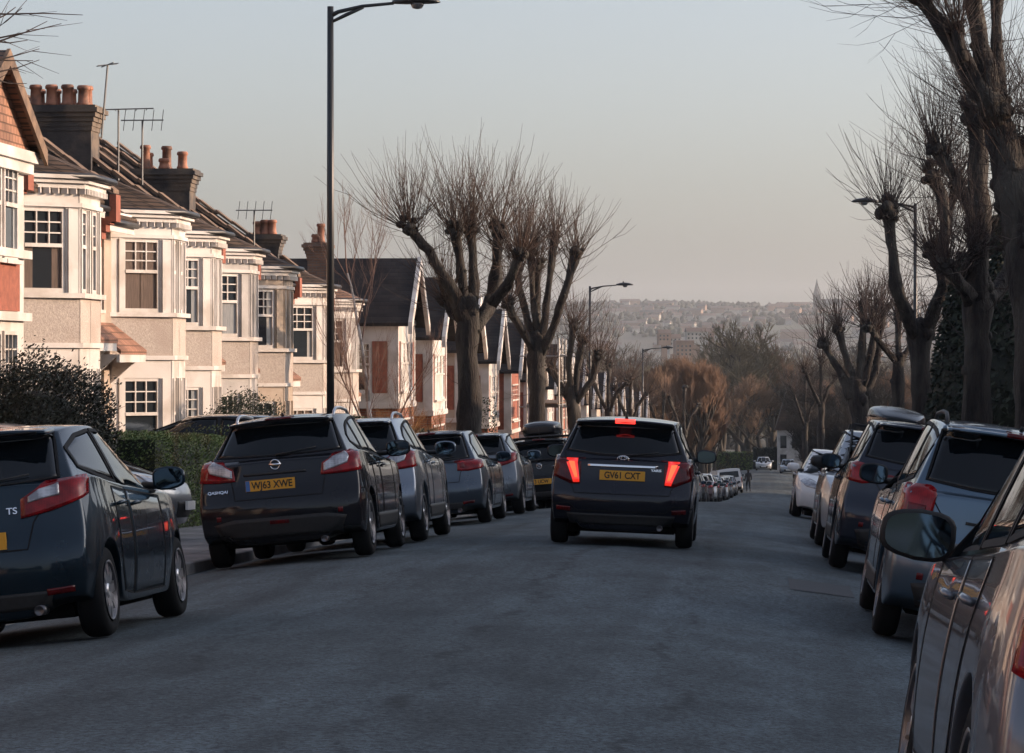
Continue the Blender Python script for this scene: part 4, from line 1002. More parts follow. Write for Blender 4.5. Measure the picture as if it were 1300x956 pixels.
def frame_mat(X, Y, Z, side):
    """local x along the street (away from the camera), y towards the road, z up"""
    sy = 1 if side == 'L' else -1
    return Matrix(((0, sy, 0, 0), (1, 0, 0, 0), (0, 0, 1, 0), (0, 0, 0, 1)))
def sash(parent, m, p, t, n, w, h, z0, style='sash', curtain=True, r=rnd):
    """window in the plane through p (local 2D), t tangent, n outward normal"""
    mm = m @ Matrix(((t[0], n[0], 0, p[0]), (t[1], n[1], 0, p[1]), (0, 0, 1, z0), (0, 0, 0, 1)))
    f = MB(); f.m = mm; fw = .055; d0, d1 = -.09, -.02
    f.box(-w/2, -w/2+fw, d0, d1, 0, h); f.box(w/2-fw, w/2, d0, d1, 0, h); f.box(-w/2+fw, w/2-fw, d0, d1, 0, fw+.02); f.box(-w/2+fw, w/2-fw, d0, d1, h-fw, h)
    zs = h*.56
    f.box(-w/2+fw, w/2-fw, d0, d1+.012, zs-.03, zs+.03)
    nb = 2 if w < .75 else 3
    for i in range(1, nb): 
        x = -w/2+fw+(w-2*fw)*i/nb; f.box(x-.011, x+.011, d0+.02, d1-.012, zs+.03, h-fw)
    for i in range(1, 3):
        z = zs+.03+(h-fw-zs-.03)*i/3; f.box(-w/2+fw, w/2-fw, d0+.024, d1-.016, z-.011, z+.011)
    f.box(-w/2-.05, w/2+.05, d0, .045, -.06, 0)
    fo = f.build('window', M['white'], parent)
    g = MB(); g.m = mm; g.box(-w/2+fw-.01, w/2-fw+.01, -.075, -.065, fw, h-fw+.01); g.build('pane', M['pane'], fo)
    if curtain and r.random() < .68:
        c = MB(); c.m = mm; cw = r.choice([.25, .35, .45, .95]); hh = zs if r.random() < .4 else h-fw
        for s in (-1, 1):
            xa = s*(w/2-fw); xb = xa-s*(w-2*fw)*cw*.55
            c.box(min(xa, xb), max(xa, xb), -.0635, -.0615, fw+.02, hh)
        c.build('curtain', M[r.choice(['curtain', 'netting', 'drape'])], fo)
    return fo
def wall_with_hole(mb, m, p, t, n, W, z0, z1, wo, h0, h1, th=.14):
    """pier-and-spandrel wall facet with one window opening of width wo from h0 to h1"""
    mm = m @ Matrix(((t[0], n[0], 0, p[0]), (t[1], n[1], 0, p[1]), (0, 0, 1, 0), (0, 0, 0, 1))); mb.m = mm
    mb.box(-W/2, -wo/2, -th, 0, z0, z1); mb.box(wo/2, W/2, -th, 0, z0, z1); mb.box(-wo/2, wo/2, -th, 0, z0, h0); mb.box(-wo/2, wo/2, -th, 0, h1, z1)
    mb.m = None

def bay(root, m, u0, u1, dep, H, st, r):
    """canted two-storey bay between u0 and u1"""
    cant = dep*.95
    pts = [(u0, 0), (u0+cant, dep), (u1-cant, dep), (u1, 0)]
    z_s0, z_h0 = .9, 2.4; z_s1, z_h1 = 3.62, 4.98
    top = H
    piers = MB(); spand = piers; 
    facets = []
    for (a, b), k in ((((pts[0]), (pts[1])), 1), (((pts[1]), (pts[2])), 2), (((pts[2]), (pts[3])), 1)):
        ax, ay = a; bx, by = b; L = math.hypot(bx-ax, by-ay); t = ((bx-ax)/L, (by-ay)/L); n = (-t[1], t[0])
        for i in range(k):
            c = (ax+(bx-ax)*(i+.5)/k, ay+(by-ay)*(i+.5)/k); W = L/k; wo = min(W-.30, .80)
            wall_with_hole(piers, m, c, t, n, W+.02, 0, top, wo, z_s0, z_h0) if False else None
            piers.m = m @ Matrix(((t[0], n[0], 0, c[0]), (t[1], n[1], 0, c[1]), (0, 0, 1, 0), (0, 0, 0, 1)))
            e = W/2+.012
            for (za, zb_) in ((z_s0, z_h0), (z_s1, z_h1)):
                piers.box(-e, -wo/2, -.16, 0, za, zb_); piers.box(wo/2, e, -.16, 0, za, zb_)
            piers.box(-e, e, -.16, .0, z_h0, z_h0+.42); piers.box(-e, e, -.16, 0, z_h1, top)
            # pilaster mouldings
            for s in (-1, 1):
                xx = s*(wo/2+.07)
                for (za, zb_) in ((z_s0, z_h0), (z_s1, z_h1)): piers.box(xx-.035, xx+.035, 0, .03, za+.002, zb_-.002)
            piers.cur = 1; piers.box(-e, e, -.16, .012, 0, z_s0); piers.box(-e, e, -.16, .012, z_h0+.42, z_s1); piers.cur = 0
            for (za, zb_) in ((z_s0, z_h0), (z_s1, z_h1)):
                facets.append((c, t, n, wo, za, zb_))
    piers.m = None
    bo = piers.build('bay', None, root, mats=[M[st['pier']], M[st['panel']]])
    for c, t, n, wo, za, zb_ in facets: sash(root, m, c, t, n, wo, zb_-za, za, r=r)
    tr = MB(); tr.m = m
    def off(o):
        k = o*.42
        return [(u0-o-k*.2, -.02), (u0+cant-k, dep+o), (u1-cant+k, dep+o), (u1+o+k*.2, -.02)]
    P = lambda o: off(o)[::-1]
    tr.prism(P(.10), z_s1-.08, z_s1-.0); tr.prism(P(.10), z_s0-.08, z_s0)
    tr.prism(P(.06), z_h0+.34, z_h0+.42); tr.prism(P(.05), z_h1+.02, z_h1+.09)
    tr.prism(P(.10), top-.20, top-.12); tr.prism(P(.17), top-.12, top-.05); tr.prism(P(.24), top-.05, top+.01)
    # dentils
    for i in range(14):
        u = u0+cant+.03+(u1-u0-2*cant-.06)*i/13; tr.box(u-.03, u+.03, dep+.02, dep+.13, top-.29, top-.2)
    for i in range(9):
        q = i/8; uu = u0+cant*q; vv = dep*q; tr.box(uu-.05, uu+.02, vv-.0, vv+.1, top-.29, top-.2)
    tr.build('cornice', M['white'], bo)
    # roof of the bay: lead gutter edge plus tiled hips running back to the main slope
    rf = MB(); rf.m = m; zt = top+.02
    A = off(.20); back = st['rise']*.0
    pitch = .62
    v3 = [(A[0][0], -.35, zt), (A[1][0], A[1][1], zt), (A[2][0], A[2][1], zt), (A[3][0], -.35, zt)]
    um = (u0+u1)/2; hz = zt+(dep+.30)*pitch*.95
    apex = [(um-.25, -.55, hz), (um+.25, -.55, hz)]
    vs = v3+apex+[(x, y, z-.07) for x, y, z in v3]
    rf.add(vs, [(0, 1, 4), (1, 2, 5, 4), (2, 3, 5), (6, 7, 1, 0), (7, 8, 2, 1), (8, 9, 3, 2), (6, 9, 8, 7), (0, 4, 5, 3, 9, 6)])
    rf.build('bay_roof', M[st['tile']], root)
    g = MB(); g.m = m
    gp = [(A[0][0], -.2, zt-.03), (A[1][0], A[1][1]+.03, zt-.03), (A[2][0], A[2][1]+.03, zt-.03), (A[3][0], -.2, zt-.03)]
    g.tube(gp, .055, 8); g.build('gutter', M['pipe'], root, True)

def chimney(root, m, u, v, z0, z1, w, l, pots, mat='soot', style=0):
    c = MB(); c.m = m
    def blk(a, za, zb_): c.box(u-w/2-a, u+w/2+a, v-l/2-a, v+l/2+a, za, zb_)
    blk(0, z0, z1-.5)
    # flared render cap
    n = 5
    for i in range(n):
        a = .02+.13*(i/(n-1))**1.5; blk(a, z1-.5+.45*i/n, z1-.5+.45*(i+1)/n)
    blk(.10, z1-.05, z1)
    co_ = c.build('chimney', M[mat], root)
    rr = random.Random(int(u*100+z1*10))
    for i in range(pots):
        row = i % 2 if pots > 4 else 0; k = i//2 if pots > 4 else i; nk = (pots+1)//2 if pots > 4 else pots
        pv = v-l/2+.2+(l-.4)*(k/(max(1, nk-1))); pu = u+(-.16 if row == 0 else .16)*(pots > 4)
        h = rr.choice([.36, .40, .42]) if style == 0 else rr.choice([.25, .55, .4]); p = MB(); p.m = m @ Matrix.Translation((pu, pv, z1))
        p.lathe([(.125, 0), (.13, .05), (.108, .08), (.10, h-.09), (.125, h-.08), (.125, h-.03), (.105, h), (.085, h), (.08, h-.18)], 14)
        p.build('chimney_pot', M['terracotta'], co_, True)
    return co_
def antenna(root, m, u, v, z, h, kind=0):
    a = MB(); a.m = m
    a.tube([(u, v, z), (u+.02, v+.12 if kind == 2 else v, z+h)], .022, 6)
    top = z+h
    if kind == 0:
        a.tube([(u-.3, v-.7, top-.05), (u+.2, v+.7, top+.02)], .014, 5)
        for i in range(7): 
            q = -.65+.2*i; a.tube([(u+q*.35-.15, v+q+.04, top-.03+q*.04), (u+q*.35+.15, v+q-.04, top-.03+q*.04)], .009, 4)
        a.tube([(u-.1, v-.6, top-.3), (u-.1, v-.6, top+.3)], .009, 4)
    elif kind == 1:
        a.tube([(u, v-.45, top), (u, v+.45, top)], .014, 5)
        for i in range(5): a.tube([(u, v-.4+.2*i, top-.22), (u, v-.4+.2*i+.05, top+.22)], .009, 4)
    else:
        for k in range(4):
            an = k*math.pi/4; a.tube([(u-.22*math.cos(an), v+.12-.22*math.sin(an), top-.04), (u+.22*math.cos(an), v+.12+.22*math.sin(an), top+.02)], .012, 4)
    a.build('aerial', M['metal'], root)

def house(side, Y0, w, Xf, label, b0, b1, st, seed, par=True, chim=None, ants=(), group=None, porch=True):
    r = random.Random(seed)
    Z = (lz(Y0+w/2) if side == 'L' else rz(Y0+w/2))+.10
    root = empty('terraced_house', (Xf, Y0, Z), 0, label, 'house', group)
    m = frame_mat(0, 0, 0, side)
    H = 5.5; dep = 8.5; rise = 3.55; ov = .42
    # walls (the front wall has openings for door and small window)
    wl = MB(); wl.m = m
    wl.box(0, w, -dep, -.3, -1.2, H)
    fu = b1 if b0 < w-b1 else 0; fe = w if fu == b1 else b0    # stretch without bay
    dc = (fu+fe)/2; dw = 1.05; 
    wl.box(min(b0, b1)-.0, max(b0, b1), -.3, -.02, -1.2, H)
    a_, b_ = fu, fe
    wl.box(a_, dc-dw/2, -.3, -.001, -1.2, H); wl.box(dc+dw/2, b_, -.3, -.001, -1.2, H); wl.box(dc-dw/2, dc+dw/2, -.3, -.001, 2.6, 3.65); wl.box(dc-dw/2, dc+dw/2, -.3, -.001, 4.93, H)
    wl.build('wall', M[st['wall']], root)
    d = MB(); d.m = m; d.box(dc-.42, dc+.42, -.28, -.22, 0, 2.05)
    do = d.build('door', M[st.get('door', 'wood')], root)
    h = MB(); h.m = m; h.box(dc-.32, dc-.28, -.22, -.17, .95, 1.1); h.build('door_handle', M['chrome'], do)
    t = MB(); t.m = m; t.box(dc-.5, dc-.42, -.27, -.12, 0, 2.6); t.box(dc+.42, dc+.5, -.27, -.12, 0, 2.6); t.box(dc-.42, dc+.42, -.27, -.12, 2.06, 2.14); t.build('door_frame', M['white'], do)
    g = MB(); g.m = m; g.box(dc-.42, dc+.42, -.25, -.22, 2.15, 2.58); g.build('fanlight', M['pane'], do)
    sash(root, m, (dc, -.02), (1, 0), (0, 1), dw-.05, 1.28, 3.65, r=r)
    bay(root, m, b0, b1, st.get('bd', .95), H, dict(st, rise=rise), r)
    # porch canopy: tiled lean-to on brackets
    if porch:
        p = MB(); p.m = m
        pw0, pw1 = a_+.02, b_-.02
        p.add([(pw0, .66, 2.92), (pw1, .66, 2.92), (pw1, 0.02, 3.42), (pw0, 0.02, 3.42), (pw0, .66, 2.84), (pw1, .66, 2.84), (pw1, .02, 3.3), (pw0, .02, 3.3)],
              [(0, 1, 2, 3), (7, 6, 5, 4), (0, 4, 5, 1), (1, 5, 6, 2), (3, 7, 4, 0)])
        po = p.build('porch_roof', M['orangetile' if st['tile'] != 'slate' else 'slate'], root)
        q = MB(); q.m = m
        for uu in (pw0+.02, pw1-.10): q.extr([(uu, 0, 2.84), (uu, .62, 2.84), (uu, 0, 2.3)], (.08, 0, 0))
        q.box(pw0, pw1, .58, .64, 2.7, 2.838); q.build('porch_bracket', M['white'], po)
    # main roof
    rf = MB(); rf.m = m; zr = H+rise; vr = -5.2
    ev = ov-.0
    slope = rise/(5.2)
    ze = H-slope*ev+.12
    rf.extr([(0, ev, ze), (0, vr, zr+.12), (0, -10.8, ze), (0, -10.8, ze-.14), (0, vr, zr-.04), (0, ev, ze-.12)], (w, 0, 0))
    rfo = rf.build('roof', M[st['tile']], root)
    rd = MB(); rd.m = m
    n = int(w/.45)
    for i in range(n): rd.tube([(w*i/n+.01, vr, zr+.10), (w*(i+1)/n-.01, vr, zr+.10)], .12, 8)
    rd.build('ridge_tiles', M['terracotta'], rfo, True)
    fs_ = MB(); fs_.m = m; fs_.box(a_, b_, .02, ev-.04, H-.34+.12, H-.10); fs_.box(a_, b_, ev-.03, ev+.005, ze-.3, ze-.12); fs_.build('fascia', M['white'], root)
    gu = MB(); gu.m = m; gu.tube([(a_, ev+.06, ze-.14), (b_, ev+.06, ze-.14)], .055, 8); gu.build('gutter', M['pipe'], root, True)
    # down pipe with hopper
    dp = MB(); dp.m = m; uu = w-.16; dp.tube([(uu, ev+.02, ze-.18), (uu, .10, H-.75), (uu, .09, 3.3), (uu, .09, .05)], .042, 8); dp.tube([(uu, .10, H-.85), (uu, .10, H-.62)], [.05, .11], 8); dp.build('down_pipe', M['pipew' if seed % 3 else 'pipe'], root, True)
    # party parapet with stepped brick corbel
    if par:
        pw = MB(); pw.m = m; t = .17
        hp = .42
        pw.extr([(-t, ev+.10, ze-.1), (-t, ev+.10, ze+hp*.75), (-t, vr, zr+.12+hp), (-t, -10.8, ze+hp), (-t, -10.8, ze-.3), (-t, vr, zr-.3), (-t, -.2, H-.9), (-t, .0, H-.9)], (2*t, 0, 0))
        po = pw.build('party_wall', M['soot'], root)
        cp = MB(); cp.m = m
        a = Vector((0, ev+.16, ze+hp*.75)); b = Vector((0, vr, zr+.12+hp)); nn = 13; 
        for i in range(nn):
            p0 = a.lerp(b, i/nn); p1 = a.lerp(b, (i+.97)/nn); jz = r.uniform(0, .03); 
            cp.extr([(-t-.07, p0.y, p0.z+jz), (-t-.07, p1.y, p1.z+jz+.03), (-t-.07, p1.y, p1.z+jz+.11), (-t-.07, p0.y, p0.z+jz+.07)], (2*t+.14, 0, 0))
        cp.build('coping', M['coping'], po)
        cb = MB(); cb.m = m
        for i in range(7):
            v1 = .06+.075*i; cb.box(-t-.006, t+.006, .0, v1, H-1.15+.13*i, H-1.15+.13*(i+1))
        cb.box(-t-.012, t+.012, ev+.08, ev+.20, ze-.16, ze+hp*.75)
        cb.build('corbel', M['redbrickpanel'], po)
    if chim:
        for (u, v, z1, cw, cl, pots, sty) in chim: chimney(root, m, u, v, H-.2, z1, cw, cl, pots, 'stock' if sty == 2 else 'soot', style=sty)
    for an in ants: antenna(root, m, *an)
    return root
ST1 = dict(wall='render', pier='white', panel='pebble', tile='browntile')
ST2 = dict(wall='cream', pier='cream', panel='pebble', tile='browntile', door='wood')
ST4 = dict(wall='greyw', pier='greyw', panel='pebble', tile='browntile')
ST3 = dict(wall='pebble', pier='white', panel='pebble', tile='tile')
XF = -11.75
def y_at(px, X): return None
# (Y of near party wall, width, bay offsets, description)
HL = [
 (45.6, 6.2, 1.0, 4.3, ST1, 'cream rendered house whose bay rises behind the dark garden shrub', None, []),
 (52.0, 6.0, 2.3, 5.4, ST1, 'cream rendered house with red tiled porch canopy beside its wide white bay', [(6.0, -1.8, 7.72, .75, 1.35, 8, 0)], [(6.0, -1.0, 7.1, 1.45, 2)]),
 (58.0, 4.6, .4, 3.3, ST1, 'narrow cream house just right of the big eight-pot chimney', None, [(3.2, -1.35, 6.6, 1.55, 0), (3.7, -.95, 6.6, 1.35, 1)]),
 (62.6, 4.4, .35, 3.2, ST4, 'narrow pebble-dashed house under the low chimney with short uneven pots', [(4.6, -1.55, 7.45, .75, 1.25, 5, 1)], []),
 (67.2, 6.0, .5, 3.6, ST2, 'cream bay-fronted house behind the round clipped garden bush', None, [(5.0, -.35, 6.0, 1.0, 1)]),
 (73.4, 5.6, .6, 3.8, ST1, 'pale bay-fronted house with black down pipe, next to the tall lamp post', [(5.6, -1.2, 6.95, .6, .8, 3, 0)], []),
 (79.2, 5.4, .4, 3.4, ST3, 'pebble-dashed house behind the tall lamp post with a tall two-pot chimney', [(5.2, -.55, 7.2, .5, .55, 2, 2)], []),
]
for i, (y, w, b0, b1, st, lab, ch, an) in enumerate(HL):
    house('L', y, w, XF, lab, b0, b1, st, 11+i, True, ch, an, 'bay-fronted houses along the left side')

def gable_house(side, Y0, w, Xf, label, seed, st, group, scaff=False, low=True, H=5.45, name='gabled_house'):
    """slate-roofed house with a front gable, white upper storey and red panels"""
    r = random.Random(seed)
    Z = (lz(Y0+w/2) if side == 'L' else rz(Y0+w/2))+.05
    root = empty(name, (Xf, Y0, Z), 0, label, 'house', group); m = frame_mat(0, 0, 0, side)
    DP = 2.1
    W = MB(); W.m = m; W.box(0, w, -9, -.02, 2.95, H); W.box(.5, .5+w*.58, -.3, DP, 2.95, H-.01); wu = W.build('wall', M[st['up']], root)
    W = MB(); W.m = m; W.box(0, w, -9, -.02, -1.2, 2.92); W.box(.5, .5+w*.58, -.3, DP, -1.2, 2.92); W.build('wall', M[st['low']], root)
    t = MB(); t.m = m; t.box(.4, .6+w*.58, .0, DP+.07, 2.86, 3.02); t.box(0, w, -.02, .06, 2.86, 3.0); t.box(.42, .58+w*.58, .02, DP+.06, H-.15, H); t.box(.46, .66, DP-.25, DP+.04, 3.02, H-.15); t.box(.34+w*.58, .54+w*.58, DP-.25, DP+.04, 3.02, H-.15); t.build('string_course', M['white'], root)
    bw = w*.58
    # red panels and windows on front and on the flank of the projecting wing
    for bx_ in ((.5+.25, .5+.55, DP, DP+.025), (.5+bw-.55, .5+bw-.25, DP, DP+.025), (.47, .5, DP-1.93, DP-1.6), (.47, .5, DP-.72, DP-.28)):
        pn = MB(); pn.m = m; pn.box(*bx_, 3.3, 4.8); pn.build('brick_panel', M['redbrickpanel'], root)
    sash(root, m, (.40, DP-1.12), (0, 1), (-1, 0), .72, 1.45, 3.32, r=r); sash(root, m, (.37, DP/2-.1), (0, 1), (-1, 0), .7, 1.5, .95, r=r)
    sash(root, m, (.5+bw/2, DP+.06), (1, 0), (0, 1), bw-1.3, 1.45, 3.35, r=r)
    sash(root, m, (.5+bw/2, DP+.06), (1, 0), (0, 1), bw-.9, 1.6, .95, r=r)
    sash(root, m, (.5+bw+(w-bw-.5)/2, .06), (1, 0), (0, 1), .8, 1.2, 3.6, r=r)
    d = MB(); d.m = m; dc = .5+bw+(w-bw-.5)/2; d.box(dc-.42, dc+.42, .0, .05, .0, 2.1); d.build('door', M['wood'], root)
    # roofs
    rf = MB(); rf.m = m; rise = 1.95; vr = -4.6; sl = rise/4.6; ze = H-sl*.35+.1
    rf.extr([(0, .35, ze), (0, vr, H+rise+.1), (0, -9.55, ze), (0, -9.55, ze-.15), (0, vr, H+rise-.08), (0, .35, ze-.12)], (w, 0, 0))
    rfo = rf.build('roof', M['slate'], root)
    gz = H+rise*.88; um = .5+bw/2; e = .28
    g = MB(); g.m = m; v0, v1 = DP+.35, -4.0
    zz = H-(gz-H)/(bw/2)*e
    g.add([(.5-e, v0, zz+.1), (um, v0, gz+.1), (.5+bw+e, v0, zz+.1), (.5-e, v1, zz+.1), (um, v1, gz+.1), (.5+bw+e, v1, zz+.1), (.5-e, v0, zz), (um, v0, gz-.02), (.5+bw+e, v0, zz), (.5-e, v1, zz), (um, v1, gz-.02), (.5+bw+e, v1, zz)],
          [(0, 1, 4, 3), (1, 2, 5, 4), (6, 9, 10, 7), (7, 10, 11, 8), (0, 6, 7, 1), (1, 7, 8, 2), (3, 9, 6, 0), (2, 8, 11, 5)])
    g.build('gable_roof', M['slatex'], rfo)
    gw = MB(); gw.m = m; gw.extr([(.5, DP-.01, H), (um, DP-.01, gz-.05), (.5+bw, DP-.01, H)], (0, -1.2, 0)); gw.build('gable', M[st['gable']], root)
    bb = MB(); bb.m = m
    for s in (-1, 1):
        x0 = um+s*(bw/2+e); bb.extr([(x0, v0+.005, zz+.12), (um, v0+.005, gz+.14), (um, v0+.005, gz-.2), (x0, v0+.005, zz-.22)], (0, .12, 0))
    bb.build('bargeboard', M['white'], rfo)
    if st.get('timber'):
        tb = MB(); tb.m = m
        for k in range(5):
            x = .5+bw*(k+1)/6; h = (1-abs(x-um)/(bw/2))*(gz-H); tb.box(x-.05, x+.05, DP-.01, DP+.02, H+.02, H+h-.05)
        tb.box(.7, .3+bw, DP-.01, DP+.025, H+.05, H+.17); tb.build('timber_framing', M['wood'], root)
    if seed % 2 == 0 and side == 'L' and seed > 43: chimney(root, m, 0.0, -4.6, H+rise-1.2, H+rise+1.0, .7, 1.2, 4, 'stock', 0)
    return root
SG = dict(up='white', low='brick', gable='terracotta', timber=True)
SG2 = dict(up='cream', low='cream', gable='white', timber=True)
SG3 = dict(up='redbrickpanel', low='brick', gable='white', timber=True)
gy = [(88.5, SG, 'first'), (96.0, SG, 'second'), (104.0, SG2, 'third'), (112.0, SG, 'fourth'), (120.0, SG3, 'fifth'), (128.0, SG2, 'sixth'), (136.0, SG, 'seventh'), (144, SG3, 'eighth'), (152, SG2, 'ninth'), (160, SG, 'tenth'), (168, SG2, 'eleventh'), (177, SG3, 'twelfth'), (186, SG, 'thirteenth'), (196, SG2, 'fourteenth'), (207, SG, 'fifteenth'), (218, SG3, 'sixteenth')]
for i, (y, st, o) in enumerate(gy):
    y -= 3.2
    gable_house('L', y, 7.4, XF+shift(y)-1.2, '%s slate-roofed gabled house with white bargeboards beyond the bay-fronted terrace' % o, 40+i, st, 'gabled slate-roofed houses on the left')
# nearest left house: tile-hung gable end at the frame's edge
def near_house():
    Y0 = 36.0; w = 8.6; Z = lz(Y0+4)+.1; X = XF
    root = empty('terraced_house', (X, Y0, Z), 0, 'house with orange tile-hung gable cut off by the left edge', 'house', 'bay-fronted houses along the left side'); m = frame_mat(0, 0, 0, 'L'); r = random.Random(5)
    H = 5.3
    a = MB(); a.m = m; a.box(0, w, -9, -.3, -1.2, H); a.box(0, w, -.3, 0, -1.2, H); a.build('wall', M['render'], root)
    b = MB(); b.m = m; b.box(3.2, 7.1, 0.01, 1.12, -1.2, H-.02); bo = b.build('bay', M['white'], root)
    q = MB(); q.m = m; q.box(3.25, 6.75, 1.1, 1.15, 2.99, 3.70); q.build('brick_panel', M['redbrickpanel'], bo)
    c = MB(); c.m = m
    for z in (3.76, 2.85, .82): c.box(3.1, 7.22, .02, 1.22, z, z+.12)
    c.box(3.08, 7.23, .02, 1.24, H-.30, H-.02); c.box(3.05, 7.28, .02, 1.30, H-.14, H+.02); c.build('cornice', M['white'], bo)
    for u in (4.2, 5.15, 6.1): sash(root, m, (u, 1.21), (1, 0), (0, 1), .8, 1.4, 3.72, r=r); sash(root, m, (u, 1.21), (1, 0), (0, 1), .8, 1.6, 1.1, r=r)
    for z, h in ((3.7, 1.42), (1.1, 1.55)): sash(root, m, (7.19, .42), (0, -1), (1, 0), .5, h, z, r=r)
    um = 5.15; gz = H+1.2
    g = MB(); g.m = m; g.extr([(3.0, 1.2, H+.03), (um, 1.2, gz), (7.3, 1.2, H+.03)], (0, -1.1, 0)); g.build('gable', M['orangetile'], root)
    gr = MB(); gr.m = m; e = .08; zz = H-.06
    gr.add([(3.0-e, 1.36, zz+.1), (um, 1.36, gz+.12), (7.3+e, 1.36, zz+.1), (3.0-e, -5, zz+.1), (um, -5, gz+.12), (7.3+e, -5, zz+.1), (3.0-e, 1.36, zz), (um, 1.36, gz), (7.3+e, 1.36, zz), (3.0-e, -5, zz), (um, -5, gz), (7.3+e, -5, zz)],
           [(0, 1, 4, 3), (1, 2, 5, 4), (6, 9, 10, 7), (7, 10, 11, 8), (0, 6, 7, 1), (1, 7, 8, 2), (3, 9, 6, 0), (2, 8, 11, 5), (3, 4, 5, 11, 10, 9)])
    ro = gr.build('roof', M['tile'], root)
    bb = MB(); bb.m = m
    for s in (-1, 1): bb.extr([(um+s*(2.15+e), 1.365, zz+.12), (um, 1.365, gz+.14), (um, 1.365, gz-.10), (um+s*(2.15+e), 1.365, zz-.10)], (0, .05, 0))
    bb.build('bargeboard', M['coping'], ro)
    mr = MB(); mr.m = m; mr.extr([(0, .2, H-.05), (0, -5.2, H+2.6), (0, -10.5, H-.1), (0, -10.5, H-.25), (0, -5.2, H+2.4), (0, .2, H-.17)], (w, 0, 0)); mr.build('roof', M['browntile'], root)
    dp = MB(); dp.m = m; dp.tube([(7.75, .3, H-.25), (7.7, .10, H-.8), (7.7, .1, 3.4), (7.7, .1, .1)], .05, 8); dp.build('down_pipe', M['pipew'], root, True)
    antenna(root, m, 8.2, -1.3, H+.6, 1.3, 0)
near_house()
# houses on the right: dark backs to the sun; they throw the street into shade
XR = 12.4
RL = [('first', -22), ('second', -13), ('third', -4), ('fourth', 5), ('fifth', 14), ('sixth', 23), ('seventh', 32), ('eighth', 41), ('ninth', 50), ('tenth', 59), ('eleventh', 68), ('twelfth', 77), ('thirteenth', 86), ('fourteenth', 95), ('fifteenth', 104), ('sixteenth', 113), ('seventeenth', 122), ('eighteenth', 131), ('nineteenth', 140), ('twentieth', 149), ('twenty-first', 158), ('twenty-second', 167), ('twenty-third', 176), ('twenty-fourth', 185), ('twenty-fifth', 194), ('twenty-sixth', 203), ('twenty-seventh', 212), ('twenty-eighth', 221)]
for i, (o, y) in enumerate(RL):
    st = [SG3, SG2, SG][i % 3]
    gable_house('R', y, 8.6, XR+shift(y)+1.4, '%s shaded gabled house along the right side behind the pollarded trees' % o, 80+i, st, 'gabled houses along the right side', H=6.3)

for i, y in enumerate([-62, -52, -42, -32, -22, -12, -2, 8, 18, 27]):
    gable_house('L', y, 8.2, XF-1.2, '%s gabled house on the left, behind or beside the viewpoint' % ['tenth', 'ninth', 'eighth', 'seventh', 'sixth', 'fifth', 'fourth', 'third', 'second', 'first'][i], 140+2*i+1, [SG3, SG2, SG][i % 3], 'gabled houses on the left behind the viewpoint')
# ---------------------------------------------------------------- trees
M['bark'] = noisy('bark', (.009, .008, .008), (.034, .027, .023), 4, .95, 1.0, 14, c3=(.055, .05, .042), s3=1.2, stretch=(2, 2, .5), bdist=.05)
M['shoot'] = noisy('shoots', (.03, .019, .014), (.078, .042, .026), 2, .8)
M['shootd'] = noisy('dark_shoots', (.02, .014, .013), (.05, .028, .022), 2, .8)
M['birch'] = noisy('birch_bark', (.30, .26, .23), (.50, .46, .42), 5, .8, .3, 20, c3=(.12, .09, .08), s3=4)
M['birchtwig'] = noisy('birch_twig', (.10, .055, .042), (.17, .10, .075), 3, .8)
M['wood1'] = noisy('wood_twigs', (.085, .055, .036), (.17, .10, .06), .6, .95)
M['wood2'] = noisy('wood_twigs_olive', (.07, .06, .038), (.13, .105, .065), .6, .95)
M['wood3'] = noisy('wood_twigs_red', (.11, .063, .04), (.17, .10, .063), .6, .95)
M['wood4'] = noisy('wood_twigs_dark', (.03, .026, .022), (.06, .05, .04), .6, .95)
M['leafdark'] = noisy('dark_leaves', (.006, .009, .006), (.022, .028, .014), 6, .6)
M['leafhedge'] = noisy('hedge_leaves', (.06, .11, .028), (.14, .19, .05), 5, .6, c3=(.11, .085, .03), s3=1.1)
M['leafbox'] = noisy('shrub_leaves', (.010, .02, .009), (.035, .05, .02), 6, .6)
M['conifer'] = noisy('conifer_leaves', (.014, .022, .016), (.035, .045, .028), 4, .8)
M['orangeleaf'] = noisy('orange_twigs', (.22, .09, .03), (.32, .17, .06), 3, .8)

